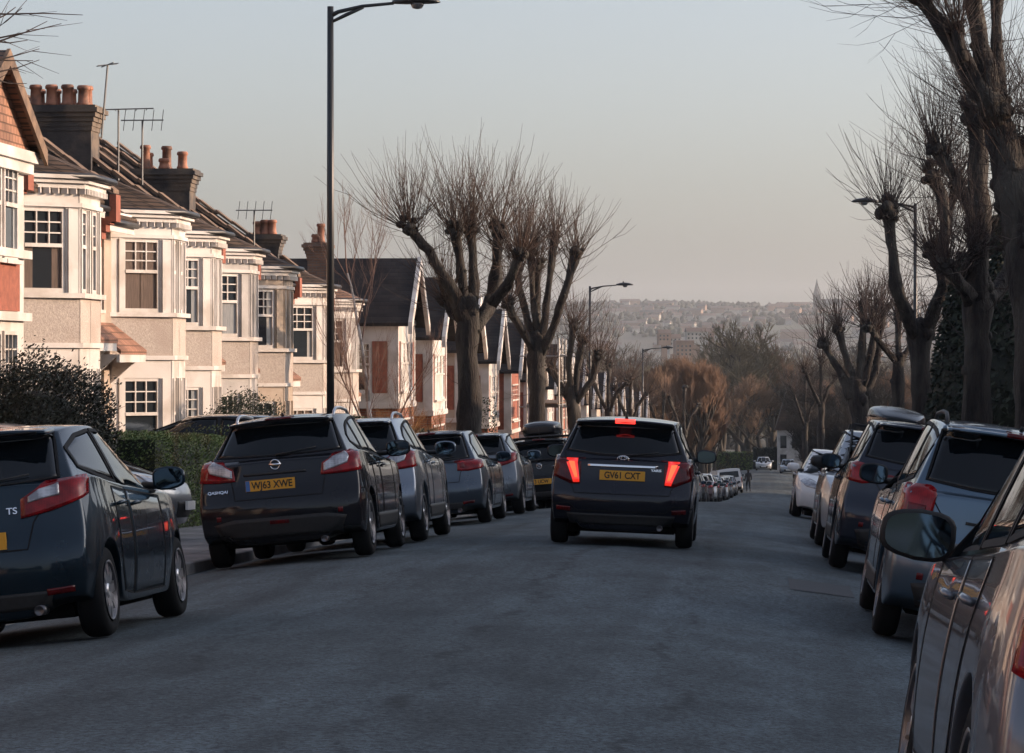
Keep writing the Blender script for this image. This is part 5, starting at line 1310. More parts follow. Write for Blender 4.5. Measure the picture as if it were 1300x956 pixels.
class Twigs:
    def __init__(s): s.v = []; s.f = []
    def add(s, pts, r0, r1, k=3):
        b = len(s.v); n = len(pts)
        for i, p in enumerate(pts):
            t = (pts[min(i+1, n-1)]-pts[max(i-1, 0)]); t.normalize() if t.length > 0 else None
            a = t.orthogonal().normalized(); c = t.cross(a); r = r0+(r1-r0)*i/(n-1)
            for q in range(k):
                an = 2*math.pi*q/k; s.v.append(p+(a*math.cos(an)+c*math.sin(an))*r)
        for i in range(n-1):
            for q in range(k): s.f.append((b+i*k+q, b+i*k+(q+1) % k, b+(i+1)*k+(q+1) % k, b+(i+1)*k+q))
    def build(s, name, mat, parent): return meshobj(name, s.v, s.f, mat, parent)
def rdir(r):
    while True:
        v = Vector((r.uniform(-1, 1), r.uniform(-1, 1), r.uniform(-1, 1)))
        if .05 < v.length < 1: return v.normalized()
def shoot(tw, p, d, ln, r, rr, grav=.25, sub=.25):
    pts = [p.copy()]; q = p.copy(); n = 5; d = d.normalized()
    for i in range(n):
        q = q+d*ln/n; pts.append(q.copy()); d = (d+Vector((0, 0, grav))/n*1.4+rdir(rr)*.15).normalized()
    tw.add(pts, r, r*.28)
    if rr.random() < sub:
        for _ in range(rr.choice([1, 2, 3])):
            k = rr.randint(1, 3); dd = ((pts[k+1]-pts[k]).normalized()+rdir(rr)*.5).normalized()
            pp = pts[k]; tw.add([pp, pp+dd*ln*.2, pp+(dd+Vector((0, 0, .2))).normalized()*ln*.4], r*.6, r*.25)

def pollard(label, d, trunk, limbs, knuckles, seed, wpx, group, mat='bark', sm='shoot', slen=2.1, nsh=90, rsh=.010, side=26, spread=1.15, jd=1.1, sidelen=1.4, gdir=None):
    """trunk: [(px,py,width_px)...] from the ground up; limbs: [[(px,py,w,dd)...]]"""
    r = random.Random(seed); s = FPX/d
    base_p = at(trunk[0][0], trunk[0][1], d)
    gz_ = sp_ground(base_p.x, base_p.y)
    root = empty('pollarded_tree', (base_p.x, base_p.y, gz_), 0, label, 'tree', group); O = Vector(root.location)
    tb = MB(); tw = Twigs()
    P = [(at(x, y, d)-O, w/2/s) for x, y, w in trunk]
    e0, e1 = P[-1], P[-2]; ax_ = (e0[0]-e1[0]).normalized(); P += [(e0[0]+ax_*e0[1]*.9, e0[1]*.86), (e0[0]+ax_*e0[1]*1.6, e0[1]*.55), (e0[0]+ax_*e0[1]*2.0, e0[1]*.15)]
    P = [(Vector((P[0][0].x, P[0][0].y, -.3)), P[0][1]*1.35), (Vector((P[0][0].x, P[0][0].y, .25)), P[0][1]*1.12)]+[q for q in P if q[0].z > .5]
    def dense(pl):
        o = []
        for (a, ra), (b, rb) in zip(pl, pl[1:]):
            n = max(2, int((b-a).length/.28))
            for i in range(n):
                t = i/n; j = rdir(r)*ra*.10; o.append((a.lerp(b, t)+j, (ra+(rb-ra)*t)*(1+r.uniform(-.10, .12))))
        o.append(pl[-1]); return o
    D = dense(P); tb.tube([p for p, _ in D], [q for _, q in D], 12, True, .25, seed)
    lines = [(D, .25)]
    for lb in limbs:
        dz = r.uniform(-jd, jd)
        pl = [(at(x, y, d+(dd if dd is not None else dz*min(1, i/2)))-O, w/2/s) for i, (x, y, w, dd) in enumerate([(q+(None,))[:4] for q in lb])]
        DD = dense(pl); tb.tube([p for p, _ in DD], [q for _, q in DD], 10, True, .55, seed+len(lines)); lines.append((DD, 1))
        e, er = pl[-1]; dirn = (pl[-1][0]-pl[-2][0]).normalized()
        # knuckle: a cluster of swollen stubs
        for _ in range(16):
            o = rdir(r)*er*1.0; k_ = r.uniform(.45, 1.05); tb.lathe([(er*.15*k_, -er*.8*k_), (er*.75*k_, -er*.45*k_), (er*.9*k_, 0), (er*.7*k_, er*.5*k_), (er*.12*k_, er*.8*k_)], 7, 'z', e+o*r.uniform(.7, 1.5))
        tip = DD[-max(3, min(7, len(DD)//3)):]
        for _ in range(int(nsh*.74)):
            p_, rad_ = tip[min(len(tip)-1, int(len(tip)*r.random()**.45))]
            dd = (dirn*.35+Vector((0, 0, .95))+rdir(r)*r.choice([.55, .8, .8, 1.15])*spread*.9)
            if gdir: dd += Vector(gdir)
            st_ = (rdir(r)+dd.normalized()*.6).normalized()
            shoot(tw, p_+st_*rad_*.8, dd.normalized()*.7+st_*.45, slen*r.triangular(.25, 1.2, .8), rsh*r.uniform(.6, 1.15), r, .42, .5)
    for DD, wt in lines:
        n = int(side*wt*len(DD)/12)
        for _ in range(n):
            k = r.randint(1, len(DD)-1) if wt == 1 else r.randint(len(DD)//2, len(DD)-1); p, rad = DD[k]
            dd = rdir(r); dd.z = dd.z*.5+.25; shoot(tw, p+dd.normalized()*rad*.8, dd, sidelen*r.uniform(.4, 1.1), rsh*r.uniform(.5, .9), r, .5)
            if r.random() < .45: q_ = rad*r.uniform(.25, .6); tb.lathe([(q_*.2, -q_*1.2), (q_*.9, -q_*.4), (q_*.85, q_*.4), (q_*.2, q_*1.1)], 6, 'z', p+dd.normalized()*rad*.85)
    tb.build('trunk', M[mat], root, True); tw.build('crown', M[sm], root)
    return root
GT = 'pollarded street trees'
pollard('largest pollard on the left, trunk before the gabled houses, knuckles above the rooftops', 70,
    [(597, 606, 32), (596, 545, 31), (594, 470, 29), (594, 430, 29), (595, 400, 28)],
    [[(590, 405, 22), (578, 372, 17), (560, 345, 13), (545, 318, 11), (530, 303, 12), (516, 286, 17)], [(592, 400, 18), (588, 365, 13), (583, 325, 11), (577, 290, 15)], [(598, 398, 16), (602, 360, 12), (600, 320, 10), (597, 289, 13)],
     [(600, 420, 20), (618, 395, 18), (627, 372, 17), (632, 335, 13), (634, 290, 15)], [(625, 385, 15), (645, 360, 12), (655, 335, 11), (661, 322, 13)], [(592, 410, 14), (572, 398, 12), (566, 380, 13)]], None, 3, 0, GT, nsh=125, slen=2.2, rsh=.0105)
pollard('pollard with a ring of narrow upright limbs, second trunk along the left pavement', 90,
    [(681, 600, 23), (681, 540, 22), (681, 470, 21), (681, 440, 21)],
    [[(676, 445, 13), (668, 400, 9), (659, 365, 8), (656, 340, 11)], [(681, 445, 12), (680, 400, 9), (683, 360, 8), (683, 334, 10)], [(685, 445, 12), (692, 400, 9), (698, 350, 8), (705, 302, 11)], [(688, 450, 12), (706, 405, 10), (716, 375, 9), (732, 318, 12)],
     [(678, 450, 12), (664, 420, 10), (650, 400, 9), (645, 385, 11)], [(684, 440, 10), (676, 370, 7), (674, 318, 10)]], None, 5, 0, GT, nsh=100, slen=2.0, rsh=.012)
pollard('smaller leaning pollard behind the left lamp post with the knobbed crown', 113,
    [(735, 590, 17), (732, 545, 16), (727, 516, 15), (724, 500, 15)],
    [[(722, 505, 9), (708, 485, 8), (700, 468, 9)], [(728, 505, 9), (733, 470, 8), (739, 430, 9)], [(726, 505, 8), (722, 465, 7), (728, 412, 9)], [(732, 510, 8), (752, 480, 7), (760, 450, 9)]], None, 8, 0, GT, nsh=70, slen=2.0, rsh=.014)
for i, (px, d, hh, lab) in enumerate([(772, 150, 462, 'small distant pollard to the right of the second left lamp post'), (800, 175, 478, 'small distant pollard seen above the roof of the moving car'), (868, 190, 492, 'bare knobbly pollard standing free before the orange twiggy thicket'), (842, 215, 500, 'faint distant pollard near the third left lamp post')]):
    s = FPX/d
    pollard(lab, d, [(px, 600, .42*s), (px, 560, .38*s), (px+1, hh+60, .36*s)],
        [[(px, hh+62, .22*s), (px-.9*s/2, hh+40, .17*s), (px-.9*s, hh+14, .22*s)], [(px+1, hh+62, .22*s), (px, hh+30, .17*s), (px+1, hh, .24*s)], [(px+2, hh+62, .22*s), (px+.8*s/2, hh+38, .16*s), (px+.95*s, hh+22, .2*s)]], None, 20+i, 0, GT, nsh=38 if i != 2 else 12, slen=1.9 if i != 2 else .8, rsh=.02)
# right-hand side
pollard('double-armed pollard beside the right lamp post, its left arm carrying one round knuckle', 68,
    [(1172, 640, 30), (1171, 530, 28), (1168, 470, 27), (1168, 430, 28)],
    [[(1163, 432, 19), (1151, 398, 16), (1136, 362, 15), (1134, 325, 12), (1131, 290, 12), (1128, 266, 20)], [(1176, 430, 19), (1188, 388, 17), (1199, 362, 16), (1197, 325, 14), (1200, 270, 13), (1194, 245, 14), (1181, 220, 17)],
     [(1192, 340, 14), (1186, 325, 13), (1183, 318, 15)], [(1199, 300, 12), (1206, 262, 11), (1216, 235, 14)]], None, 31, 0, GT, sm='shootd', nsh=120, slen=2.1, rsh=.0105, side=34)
pollard('thick-trunked pollard in front of the dark conifers on the right', 53,
    [(1243, 700, 37), (1240, 530, 35), (1241, 450, 34), (1242, 385, 38)],
    [[(1232, 385, 22), (1226, 368, 19), (1212, 352, 17), (1200, 340, 16)], [(1241, 385, 32), (1240, 338, 28), (1245, 291, 26), (1243, 235, 24), (1243, 188, 20), (1238, 145, 26)],
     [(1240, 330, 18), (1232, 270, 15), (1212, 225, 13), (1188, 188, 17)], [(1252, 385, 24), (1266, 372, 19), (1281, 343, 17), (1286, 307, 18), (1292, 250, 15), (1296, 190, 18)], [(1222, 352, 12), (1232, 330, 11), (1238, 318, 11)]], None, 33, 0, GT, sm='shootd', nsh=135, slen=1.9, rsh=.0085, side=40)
pollard('tallest pollard at the right edge, its limbs running out of the top of the view', 41,
    [(1318, 760, 52), (1316, 560, 50), (1311, 420, 47), (1300, 310, 46)],
    [[(1297, 315, 44), (1281, 210, 40), (1264, 140, 32)], [(1262, 140, 30), (1240, 108, 24), (1213, 60, 20), (1182, 14, 18), (1160, -12, 20)], [(1264, 150, 30), (1251, 88, 25), (1240, 31, 23), (1233, -20, 21), (1225, -90, 26)],
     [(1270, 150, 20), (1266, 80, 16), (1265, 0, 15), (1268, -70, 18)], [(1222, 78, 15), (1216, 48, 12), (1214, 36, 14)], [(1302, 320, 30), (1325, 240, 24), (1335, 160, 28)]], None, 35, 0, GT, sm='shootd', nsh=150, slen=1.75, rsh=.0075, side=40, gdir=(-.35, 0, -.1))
pollard('low spreading pollard with five dark knuckles near the right-hand end', 118,
    [(1094, 620, 24), (1092, 530, 22), (1088, 500, 24)],
    [[(1082, 505, 14), (1066, 470, 10), (1052, 450, 8), (1046, 435, 11)], [(1086, 500, 13), (1074, 455, 9), (1068, 432, 8), (1065, 417, 10)], [(1090, 500, 12), (1094, 450, 9), (1096, 415, 8), (1096, 390, 10)], [(1094, 500, 12), (1106, 450, 9), (1110, 420, 8), (1109, 396, 10)], [(1098, 505, 12), (1112, 470, 9), (1118, 420, 8), (1121, 390, 11)]], None, 37, 0, GT, sm='shootd', nsh=85, slen=2.0, rsh=.015, side=30)
for i, (px, d, hh, lab) in enumerate([(1042, 165, 455, 'small dim pollard left of the low spreading pollard'), (1022, 215, 480, 'dim pollard near the steep-roofed far house'), (1140, 92, 400, 'dark pollard half hidden behind the double-armed one')]):
    s = FPX/d
    pollard(lab, d, [(px, 620, .42*s), (px, 560, .38*s), (px+1, hh+60, .36*s)],
        [[(px, hh+62, .22*s), (px-.9*s/2, hh+40, .17*s), (px-.9*s, hh+14, .22*s)], [(px+1, hh+62, .22*s), (px, hh+30, .17*s), (px+1, hh, .24*s)], [(px+2, hh+62, .22*s), (px+.8*s/2, hh+38, .16*s), (px+.95*s, hh+22, .2*s)]], None, 50+i, 0, GT, sm='shootd', nsh=60, slen=1.9, rsh=.018)
# tree outside the left edge whose thin branches reach into the view
def edge_tree():
    d = 30; b = at(-250, 800, d); root = empty('bare_tree', (b.x, b.y, sp_ground(b.x, b.y)), 0, 'bare tree past the left edge, only its thin branch tips showing top left', 'tree'); O = Vector(root.location); r = random.Random(4)
    t = MB(); top = at(-230, 150, d)-O; t.tube([(0, 0, -.2), (.05, 0, 2), top], [.2, .17, .12], 10, True, .2, 3)
    tw = Twigs()
    for (x0, y0, x1, y1, x2, y2) in ((-60, 12, 5, 18, 105, 19), (-60, 40, 0, 48, 78, 30), (-60, 60, 0, 52, 60, 27), (-80, 50, -10, 52, 35, 51), (-70, 80, -5, 77, 50, 62), (-70, 96, -5, 92, 50, 76), (-60, 90, -10, 100, 34, 106), (-70, 30, -8, 26, 20, 9), (-60, 66, -12, 42, 28, 10), (-80, 70, -20, 74, 42, 77)):
        a = at(-180, (y0+150)/2, d)-O; p = [a, at(x0, y0, d+.5)-O, at(x1, y1, d+.7)-O, at((x1+x2)/2, (y1+y2)/2+r.uniform(-3, 3), d+.8)-O, at(x2, y2, d+.9)-O]
        tw.add(p, .02, .004, 4)
        for k in range(2):
            u = r.uniform(.1, .9); q = p[2].lerp(p[4], u); dd = (p[4]-p[2]).normalized()+rdir(r)*.6; tw.add([q, q+dd*.12, q+dd*.3], .005, .002)
    t.build('trunk', M['bark'], root, True); tw.build('crown', M['shootd'], root)
edge_tree()
def branching(root, mat_t, mat_c, h, r0, seed, levels=4, lean=.0, spread=.5, twn=3, first=.25, tl=.62, tr=.58):
    r = random.Random(seed); tb = MB(); tw = Twigs()
    def grow(p, d, ln, rad, lv):
        n = 4; pts = [p.copy()]; q = p.copy()
        for i in range(n):
            d = (d+rdir(r)*.13+Vector((0, 0, .06))).normalized(); q = q+d*ln/n; pts.append(q.copy())
        if lv == 0 or rad > .03: tb.tube(pts, [rad*(1-.1*i) for i in range(n+1)], 7)
        else: tw.add(pts, rad, rad*.5, 3)
        if lv >= levels: return
        k = twn+(lv > 1)
        for i in range(k):
            t = pts[r.randint(2, n)] if lv else pts[r.randint(1, n)]
            nd = (d*.75+rdir(r)*spread*1.3+Vector((0, 0, .25))).normalized(); grow(t, nd, ln*tl*r.uniform(.75, 1.15), rad*tr, lv+1)
        grow(pts[-1], d, ln*.7, rad*.62, lv+1)
    grow(Vector((0, 0, -.1)), Vector((lean, 0, 1)).normalized(), h*first, r0, 0)
    a = tb.build('trunk', mat_t, root, True); b = tw.build('crown', mat_c, root); return a, b
# birch in a front garden
p = at(478, 520, 66); root = empty('birch_tree', (p.x, p.y, sp_ground(p.x, p.y)), 0, 'slender pale-barked birch before the slate gabled houses, twigs bare', 'tree')
branching(root, M['birch'], M['birchtwig'], 7.2, .085, 11, 6, 0, .36, 2, .34, .66, .46)
p = at(452, 520, 64); root = empty('birch_tree', (p.x, p.y, sp_ground(p.x, p.y)), 0, 'thin bare sapling with reddish twigs just left of the pale birch', 'tree')
branching(root, M['birchtwig'], M['birchtwig'], 5.4, .036, 14, 6, -.1, .42, 2, .32, .66, .48)
for i, (px, d, h, lab) in enumerate([(520, 72, 3.4, 'orange-twigged bare shrub under the slate gables'), (556, 76, 3.0, 'orange-twigged bare shrub left of the largest left pollard'), (496, 70, 2.9, 'orange-twigged bare shrub just right of the pale birch')]):
    p = at(px, 560, d); root = empty('bare_shrub', (p.x, p.y, sp_ground(p.x, p.y)), 0, lab, 'shrub', 'bare shrubs in the left gardens')
    branching(root, M['birchtwig'], M['orangeleaf'], h, .035, 60+i, 5, 0, .75, 3, .3, .68)

# ---------------------------------------------------------------- leafy things
def leaves(name, inside, n, size, mat, parent, seed, r0=(0, 1)):
    r = random.Random(seed); v = []; f = []
    for _ in range(n):
        p = inside(r)
        a = rdir(r); b = a.orthogonal().normalized(); c = a.cross(b); s_ = size*r.uniform(.6, 1.3); k = len(v)
        v += [p+b*s_, p+c*s_*.5, p-b*s_, p-c*s_*.5]; f.append((k, k+1, k+2, k+3))
    return meshobj(name, v, f, mat, parent)
def blobfn(cx, cy, cz, rx, ry, rz_, seed, lump=.25):
    def fn(r):
        d = rdir(r); k = 1+lump*mnoise.noise(d*2.3+Vector((seed, 0, 0)))*1.6; q = r.uniform(.72, 1.0)*k
        if r.random() < .08: q *= r.uniform(1.02, 1.18)
        return Vector((cx+d.x*rx*q, cy+d.y*ry*q, max(.02, cz+d.z*rz_*q)))
    return fn
def shrub(px, d, w, h, label, mat, seed, n=5000, size=.045, name='garden_shrub', lump=.3, X=None, group=None, loose=0):
    p = at(px, 560, d); z = sp_ground(p.x, p.y); root = empty(name, (p.x, p.y, z), 0, label, 'shrub', group)
    leaves('crown', blobfn(0, 0, h*.52, w/2, w/2, h*.5, seed, lump), n, size, M[mat], root, seed)
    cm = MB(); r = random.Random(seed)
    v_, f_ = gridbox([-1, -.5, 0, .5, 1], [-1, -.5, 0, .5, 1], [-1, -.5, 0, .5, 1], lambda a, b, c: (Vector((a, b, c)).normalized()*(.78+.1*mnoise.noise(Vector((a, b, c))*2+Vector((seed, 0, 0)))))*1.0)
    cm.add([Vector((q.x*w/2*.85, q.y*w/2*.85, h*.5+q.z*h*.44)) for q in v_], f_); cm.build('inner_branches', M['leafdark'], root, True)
    if loose:
        tw = Twigs()
        for _ in range(loose):
            dd = rdir(r); dd.z = abs(dd.z)+.1; dd.normalize(); p0 = Vector((dd.x*w*.42, dd.y*w*.42, h*.5+dd.z*h*.42)); shoot(tw, p0, dd, r.uniform(.2, .6), .006, r, .1)
        tw.build('loose_twigs', M['shootd'], root)
    return root
shrub(44, 41, 2.4, 2.35, 'big dark evergreen garden shrub at the left edge beyond the teal hatchback', 'leafdark', 2, 42000, .026, lump=.16, loose=60)
shrub(312, 57, 1.9, 2.25, 'round clipped dark garden shrub above the roof of the black crossover', 'leafbox', 3, 15000, .024, lump=.1)
shrub(396, 62, 1.2, 1.6, 'small loose garden shrub beside the foot of the tall lamp post', 'leafbox', 9, 2500, .04)
def hedge(label, x, y0, y1, h, w, mat, seed, n, size=.035):
    root = empty('hedge', (x, y0, sp_ground(x, (y0+y1)/2)), 0, label, 'hedge'); r = random.Random(seed); L = y1-y0
    def zf(y): return sp_ground(x, y0+y)-sp_ground(x, (y0+y1)/2)
    def fn(r):
        y = r.uniform(0, L); k = r.random(); bump = .06*mnoise.noise(Vector((y*.8, seed, 0)))
        if k < .42: return Vector((w/2+r.uniform(-.1, .03)+bump, y, zf(y)+r.uniform(0, h)))
        if k < .60: return Vector((r.uniform(-w/2, w/2), (r.uniform(-.05, .04) if r.random() < .8 else L+r.uniform(-.04, .04)), zf(0)+r.uniform(0, h)))
        if k < .9: return Vector((r.uniform(-w/2, w/2), y, zf(y)+h+r.uniform(-.1, .03)+bump*1.4))
        return Vector((-w/2+r.uniform(-.03, .08), y, zf(y)+r.uniform(0, h)))
    leaves('foliage', fn, n, size, M[mat], root, seed)
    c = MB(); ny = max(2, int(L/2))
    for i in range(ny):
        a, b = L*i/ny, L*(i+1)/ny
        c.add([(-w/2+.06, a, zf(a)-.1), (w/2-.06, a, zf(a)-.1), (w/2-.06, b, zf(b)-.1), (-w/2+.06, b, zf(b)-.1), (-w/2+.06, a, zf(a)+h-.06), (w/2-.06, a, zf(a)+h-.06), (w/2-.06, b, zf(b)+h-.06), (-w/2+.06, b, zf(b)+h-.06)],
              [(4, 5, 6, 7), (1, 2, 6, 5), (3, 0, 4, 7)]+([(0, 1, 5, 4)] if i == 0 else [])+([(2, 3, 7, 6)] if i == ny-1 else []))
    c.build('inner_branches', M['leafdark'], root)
hedge('clipped green hedge with browned patches beside the silver driveway car', -8.75, 41.5, 48.0, 1.36, .9, 'leafhedge', 1, 30000, .021)
hedge('tall dark hedge running behind the silver crossover to the largest pollard', -8.7, 62, 96, 1.9, 1.0, 'leafbox', 2, 20000, .05)
hedge('dark hedge along the right pavement below the conifers', 6.4, 44, 74, 1.7, 1.0, 'conifer', 3, 12000, .06)
hedge('long dark hedge on the right leading to the far end', 6.9+shift(110), 76, 130, 1.8, 1.0, 'conifer', 4, 9000, .09)
def wall_run(label, x, y0, y1, h, mat, sgn):
    root = empty('garden_wall', (x, y0, sp_ground(x, (y0+y1)/2)), 0, label, 'wall'); o = sp_ground(x, (y0+y1)/2)
    w_ = MB(); c = MB(); n = max(1, int((y1-y0)/2.5))
    for i in range(n):
        a = (y1-y0)*i/n; b = (y1-y0)*(i+1)/n; za = sp_ground(x, y0+(a+b)/2)-o
        w_.box(-.11, .11, a, b-.001*(i < n-1), za-.3, za+h); c.box(-.15, .15, a, b-.001, za+h+.002, za+h+.06)
    w_.build('brickwork', M[mat], root); c.build('coping', M['kerb'], root)
wall_run('low brick garden wall behind the teal hatchback', -8.7, 30, 36.6, .7, 'brick', 1)
wall_run('low brick garden wall below the round clipped shrub', -8.7, 51.6, 61.5, .75, 'brick', 1)
wall_run('low brick garden wall beyond the tall dark hedge', -8.7+shift(112), 97, 128, .8, 'brick', 1)
wall_run('low brick wall along the right pavement beside the thick-trunked pollard', 5.85, 20, 76, .8, 'stock', 1)
# dark columnar conifers on the right
for i, (px, d, w, h, lab) in enumerate([(1222, 62, 1.7, 5.7, 'dark columnar conifer left of the thick-trunked pollard'), (1268, 58, 1.9, 6.1, 'dark columnar conifer right of the thick-trunked pollard'), (1205, 78, 2.0, 4.6, 'lower dark conifer beside the double-armed pollard')]):
    p = at(px, 600, d); root = empty('conifer', (p.x, p.y, sp_ground(p.x, p.y)), 0, lab, 'tree', 'dark conifers on the right')
    def fn(r, w=w, h=h, i=i):
        t = r.random()**.8; z = t*h; rad = w/2*(1-t**2.2*.9)*(1+.16*mnoise.noise(Vector((z*1.5, i*4, 0)))); a = r.uniform(0, 6.283); q = rad*r.uniform(.75, 1.05+.1*mnoise.noise(Vector((math.cos(a)*2, math.sin(a)*2, z*2))))
        return Vector((math.cos(a)*q, math.sin(a)*q, z))
    leaves('crown', fn, 7000, .07, M['conifer'], root, 70+i)
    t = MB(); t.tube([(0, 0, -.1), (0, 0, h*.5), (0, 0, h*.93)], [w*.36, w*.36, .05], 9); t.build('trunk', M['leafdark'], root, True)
# ---------------------------------------------------------------- street lamps
M['lamp'] = simple('lamp_paint', (.016, .018, .02), .4)
M['lens'] = simple('lamp_lens', (.10, .11, .12), .15, 0, .6)
def street_lamp(label, X, d, px, ytop, arm, dirn, sc=1.0, pxw=None):
    b = at(px, ytop, d); z0 = sp_ground(b.x, b.y); H = b.z-z0; root = empty('street_lamp', (b.x, b.y, z0), 0, label, 'street lamp', 'street lamps with one arm')
    p = MB(); p.tube([(0, 0, -.1), (0, 0, 1.25)], [.085, .085], 16); p.tube([(0, 0, 1.25), (0, 0, 1.32)], [.085, .058], 16); p.tube([(0, 0, 1.32), (0, 0, H*.6), (0, 0, H+.02)], [.058, .054, .048], 16); p.build('pole', M['lamp'], root, True)
    dr = MB(); dr.box(-.035, .035, -.092, -.08, .45, 1.0); dr.build('service_door', M['lamp'], root)
    a = MB(); s = dirn
    a.tube([(0, 0, H-.12), (s*.12, 0, H-.06), (s*arm*.5, 0, H+.02), (s*arm, 0, H+.06)], [.04, .032, .026, .024], 10); a.tube([(0, 0, H-.22), (s*.25, 0, H-.10), (s*.5, 0, H+.0)], [.022, .03, .018], 8); a.build('arm', M['lamp'], root, True)
    h = MB(); L = .72; x0 = s*(arm-.02); zc = H+.07
    n = 16; prof = [(0, .04, .035), (.08, .07, .05), (.25, .12, .075), (.5, .155, .085), (.75, .14, .07), (.92, .09, .045), (1, .02, .012)]
    vs = []
    for t, w_, h_ in prof:
        for k in range(n):
            an = 2*math.pi*k/n; zz = math.sin(an)*h_*(1.0 if math.sin(an) > 0 else .55); vs.append((x0+s*L*t, math.cos(an)*w_, zc+zz+.02*math.sin(t*3.1)))
    fs = [(i*n+k, i*n+(k+1) % n, (i+1)*n+(k+1) % n, (i+1)*n+k) for i in range(len(prof)-1) for k in range(n)]+[tuple(range(n))[::-1], tuple((len(prof)-1)*n+k for k in range(n))]
    h.add(vs, fs); ho = h.build('lamp_head', M['lamp'], root, True)
    l = MB(); l.lathe([(.02, -.09), (.07, -.08), (.10, -.03), (.10, .0)], 14, 'z', (x0+s*L*.52, 0, zc-.01)); l.build('lens', M['lens'], ho, True)
    c = MB(); c.lathe([(.03, 0), (.035, .05), (.02, .08)], 10, 'z', (x0+s*L*.42, 0, zc+.07)); c.build('photocell', M['lamp'], ho, True)
    return root
street_lamp('tallest black lamp post in front of the bay-fronted houses, head cut by the top edge', 0, 44.7, 419.5, 10, .95, 1)
street_lamp('lamp post in the right-hand row standing among the pollards, arm reaching left', 0, 80, 1162, 259, 1.0, -1)
street_lamp('lamp post rising just left of the moving black hatchback', 0, 124, 749, 364, 1.1, 1)
street_lamp('smallest lamp post, seen above the moving black hatchback', 0, 184, 816, 443, 1.2, 1)
for i, (px, d, yt) in enumerate([(1004, 150, 480), (862, 262, 500)]):
    pass
# ---------------------------------------------------------------- scaffolding on one of the left houses
M['scaf'] = simple('scaffold_tube', (.30, .29, .28), .4, .7)
sx = XF+shift(112)+2.1; sroot = empty('scaffolding', (sx, 111.5, lz(114)), 0, 'tube scaffolding against the houses between the two left pollards', 'scaffolding'); sb = MB(); sp2 = MB()
for v_ in (0, 1.2):
    for k in range(5):
        sb.tube([(v_, k*2.0, 0), (v_, k*2.0, 6.3)], .03, 6)
    for z in (1.9, 3.8, 5.7, 2.8, 4.7): sb.tube([(v_, -.3, z), (v_, 8.3, z)], .026, 6)
for k in range(5):
    for z in (1.9, 3.8, 5.7): sb.tube([(-.3, k*2.0+.05, z-.06), (1.5, k*2.0+.05, z-.06)], .026, 6)
for k in range(4): sb.tube([(1.25, k*2.0, .1), (1.25, k*2.0+2, 1.9)] if k % 2 else [(1.25, k*2.0+2, 1.9), (1.25, k*2.0, 3.8)], .026, 6)
sb.build('tubes', M['scaf'], sroot)
for z in (1.95, 3.85): sp2 = MB(); sp2.box(.05, 1.15, -.2, 8.2, z, z+.04); sp2.build('deck', M['coping'], sroot)
# ---------------------------------------------------------------- the person walking by the far cars
def person(px, d, label):
    b = at(px, 600, d); z0 = road_z(b.x, b.y); root = empty('person', (b.x, b.y, z0), R(8), label, 'person')
    J = {'pelvis': (0, 0, .95), 'waist': (0, .01, 1.08), 'chest': (0, .0, 1.32), 'neck': (0, .01, 1.48), 'head1': (0, .02, 1.56), 'head2': (0, .03, 1.68), 'head3': (0, .02, 1.75),
         'lh': (-.10, 0, .92), 'lk': (-.11, .14, .52), 'la': (-.11, -.02, .10), 'lt': (-.11, .14, .04), 'rh': (.10, 0, .92), 'rk': (.11, .0, .50), 'ra': (.11, -.26, .16), 'rt': (.11, -.18, .05),
         'ls': (-.19, 0, 1.42), 'le': (-.25, -.08, 1.14), 'lw': (-.25, .08, .93), 'lf': (-.25, .12, .84), 'rs': (.19, 0, 1.42), 're': (.25, .04, 1.14), 'rw': (.26, .22, .98), 'rf': (.26, .27, .91)}
    rad = dict(pelvis=.15, waist=.13, chest=.16, neck=.06, head1=.075, head2=.095, head3=.06, lh=.10, lk=.065, la=.045, lt=.04, rh=.10, rk=.065, ra=.045, rt=.04, ls=.075, le=.052, lw=.038, lf=.035, rs=.075, re=.052, rw=.038, rf=.035)
    E = [('pelvis', 'waist'), ('waist', 'chest'), ('chest', 'neck'), ('neck', 'head1'), ('head1', 'head2'), ('head2', 'head3'), ('pelvis', 'lh'), ('lh', 'lk'), ('lk', 'la'), ('la', 'lt'), ('pelvis', 'rh'), ('rh', 'rk'), ('rk', 'ra'), ('ra', 'rt'), ('chest', 'ls'), ('ls', 'le'), ('le', 'lw'), ('lw', 'lf'), ('chest', 'rs'), ('rs', 're'), ('re', 'rw'), ('rw', 'rf')]
    ks = list(J); me = bpy.data.meshes.new('body'); me.from_pydata([J[k] for k in ks], [(ks.index(a), ks.index(b_)) for a, b_ in E], []); me.update()
    o = bpy.data.objects.new('body', me); COL.objects.link(o); o.parent = root
    o.modifiers.new('skin', 'SKIN'); 
    if not me.skin_vertices: me.attributes.new('skin', 'FLOAT', 'POINT')
    for i, k in enumerate(ks): me.skin_vertices[0].data[i].radius = (rad[k], rad[k]); me.skin_vertices[0].data[i].use_root = (k == 'pelvis')
    sm_ = o.modifiers.new('sub', 'SUBSURF'); sm_.levels = 2; sm_.render_levels = 2
    me.materials.append(simple('dark_coat', (.014, .014, .018), .8)); bake(o); o.name = 'body'
    o.data.materials.clear(); o.data.materials.append(bpy.data.materials['dark_coat'])
    h = MB(); h.lathe([(.01, -.05), (.085, -.03), (.105, .03), (.09, .09), (.02, .12)], 14, 'z', (0, .02, 1.66)); h.build('hair', simple('hair', (.02, .014, .01), .7), root, True)
    return root
try:
    person(950, 236, 'person in dark clothes walking in the road beside the white van')
except Exception as ex:
    print('person', ex); raise
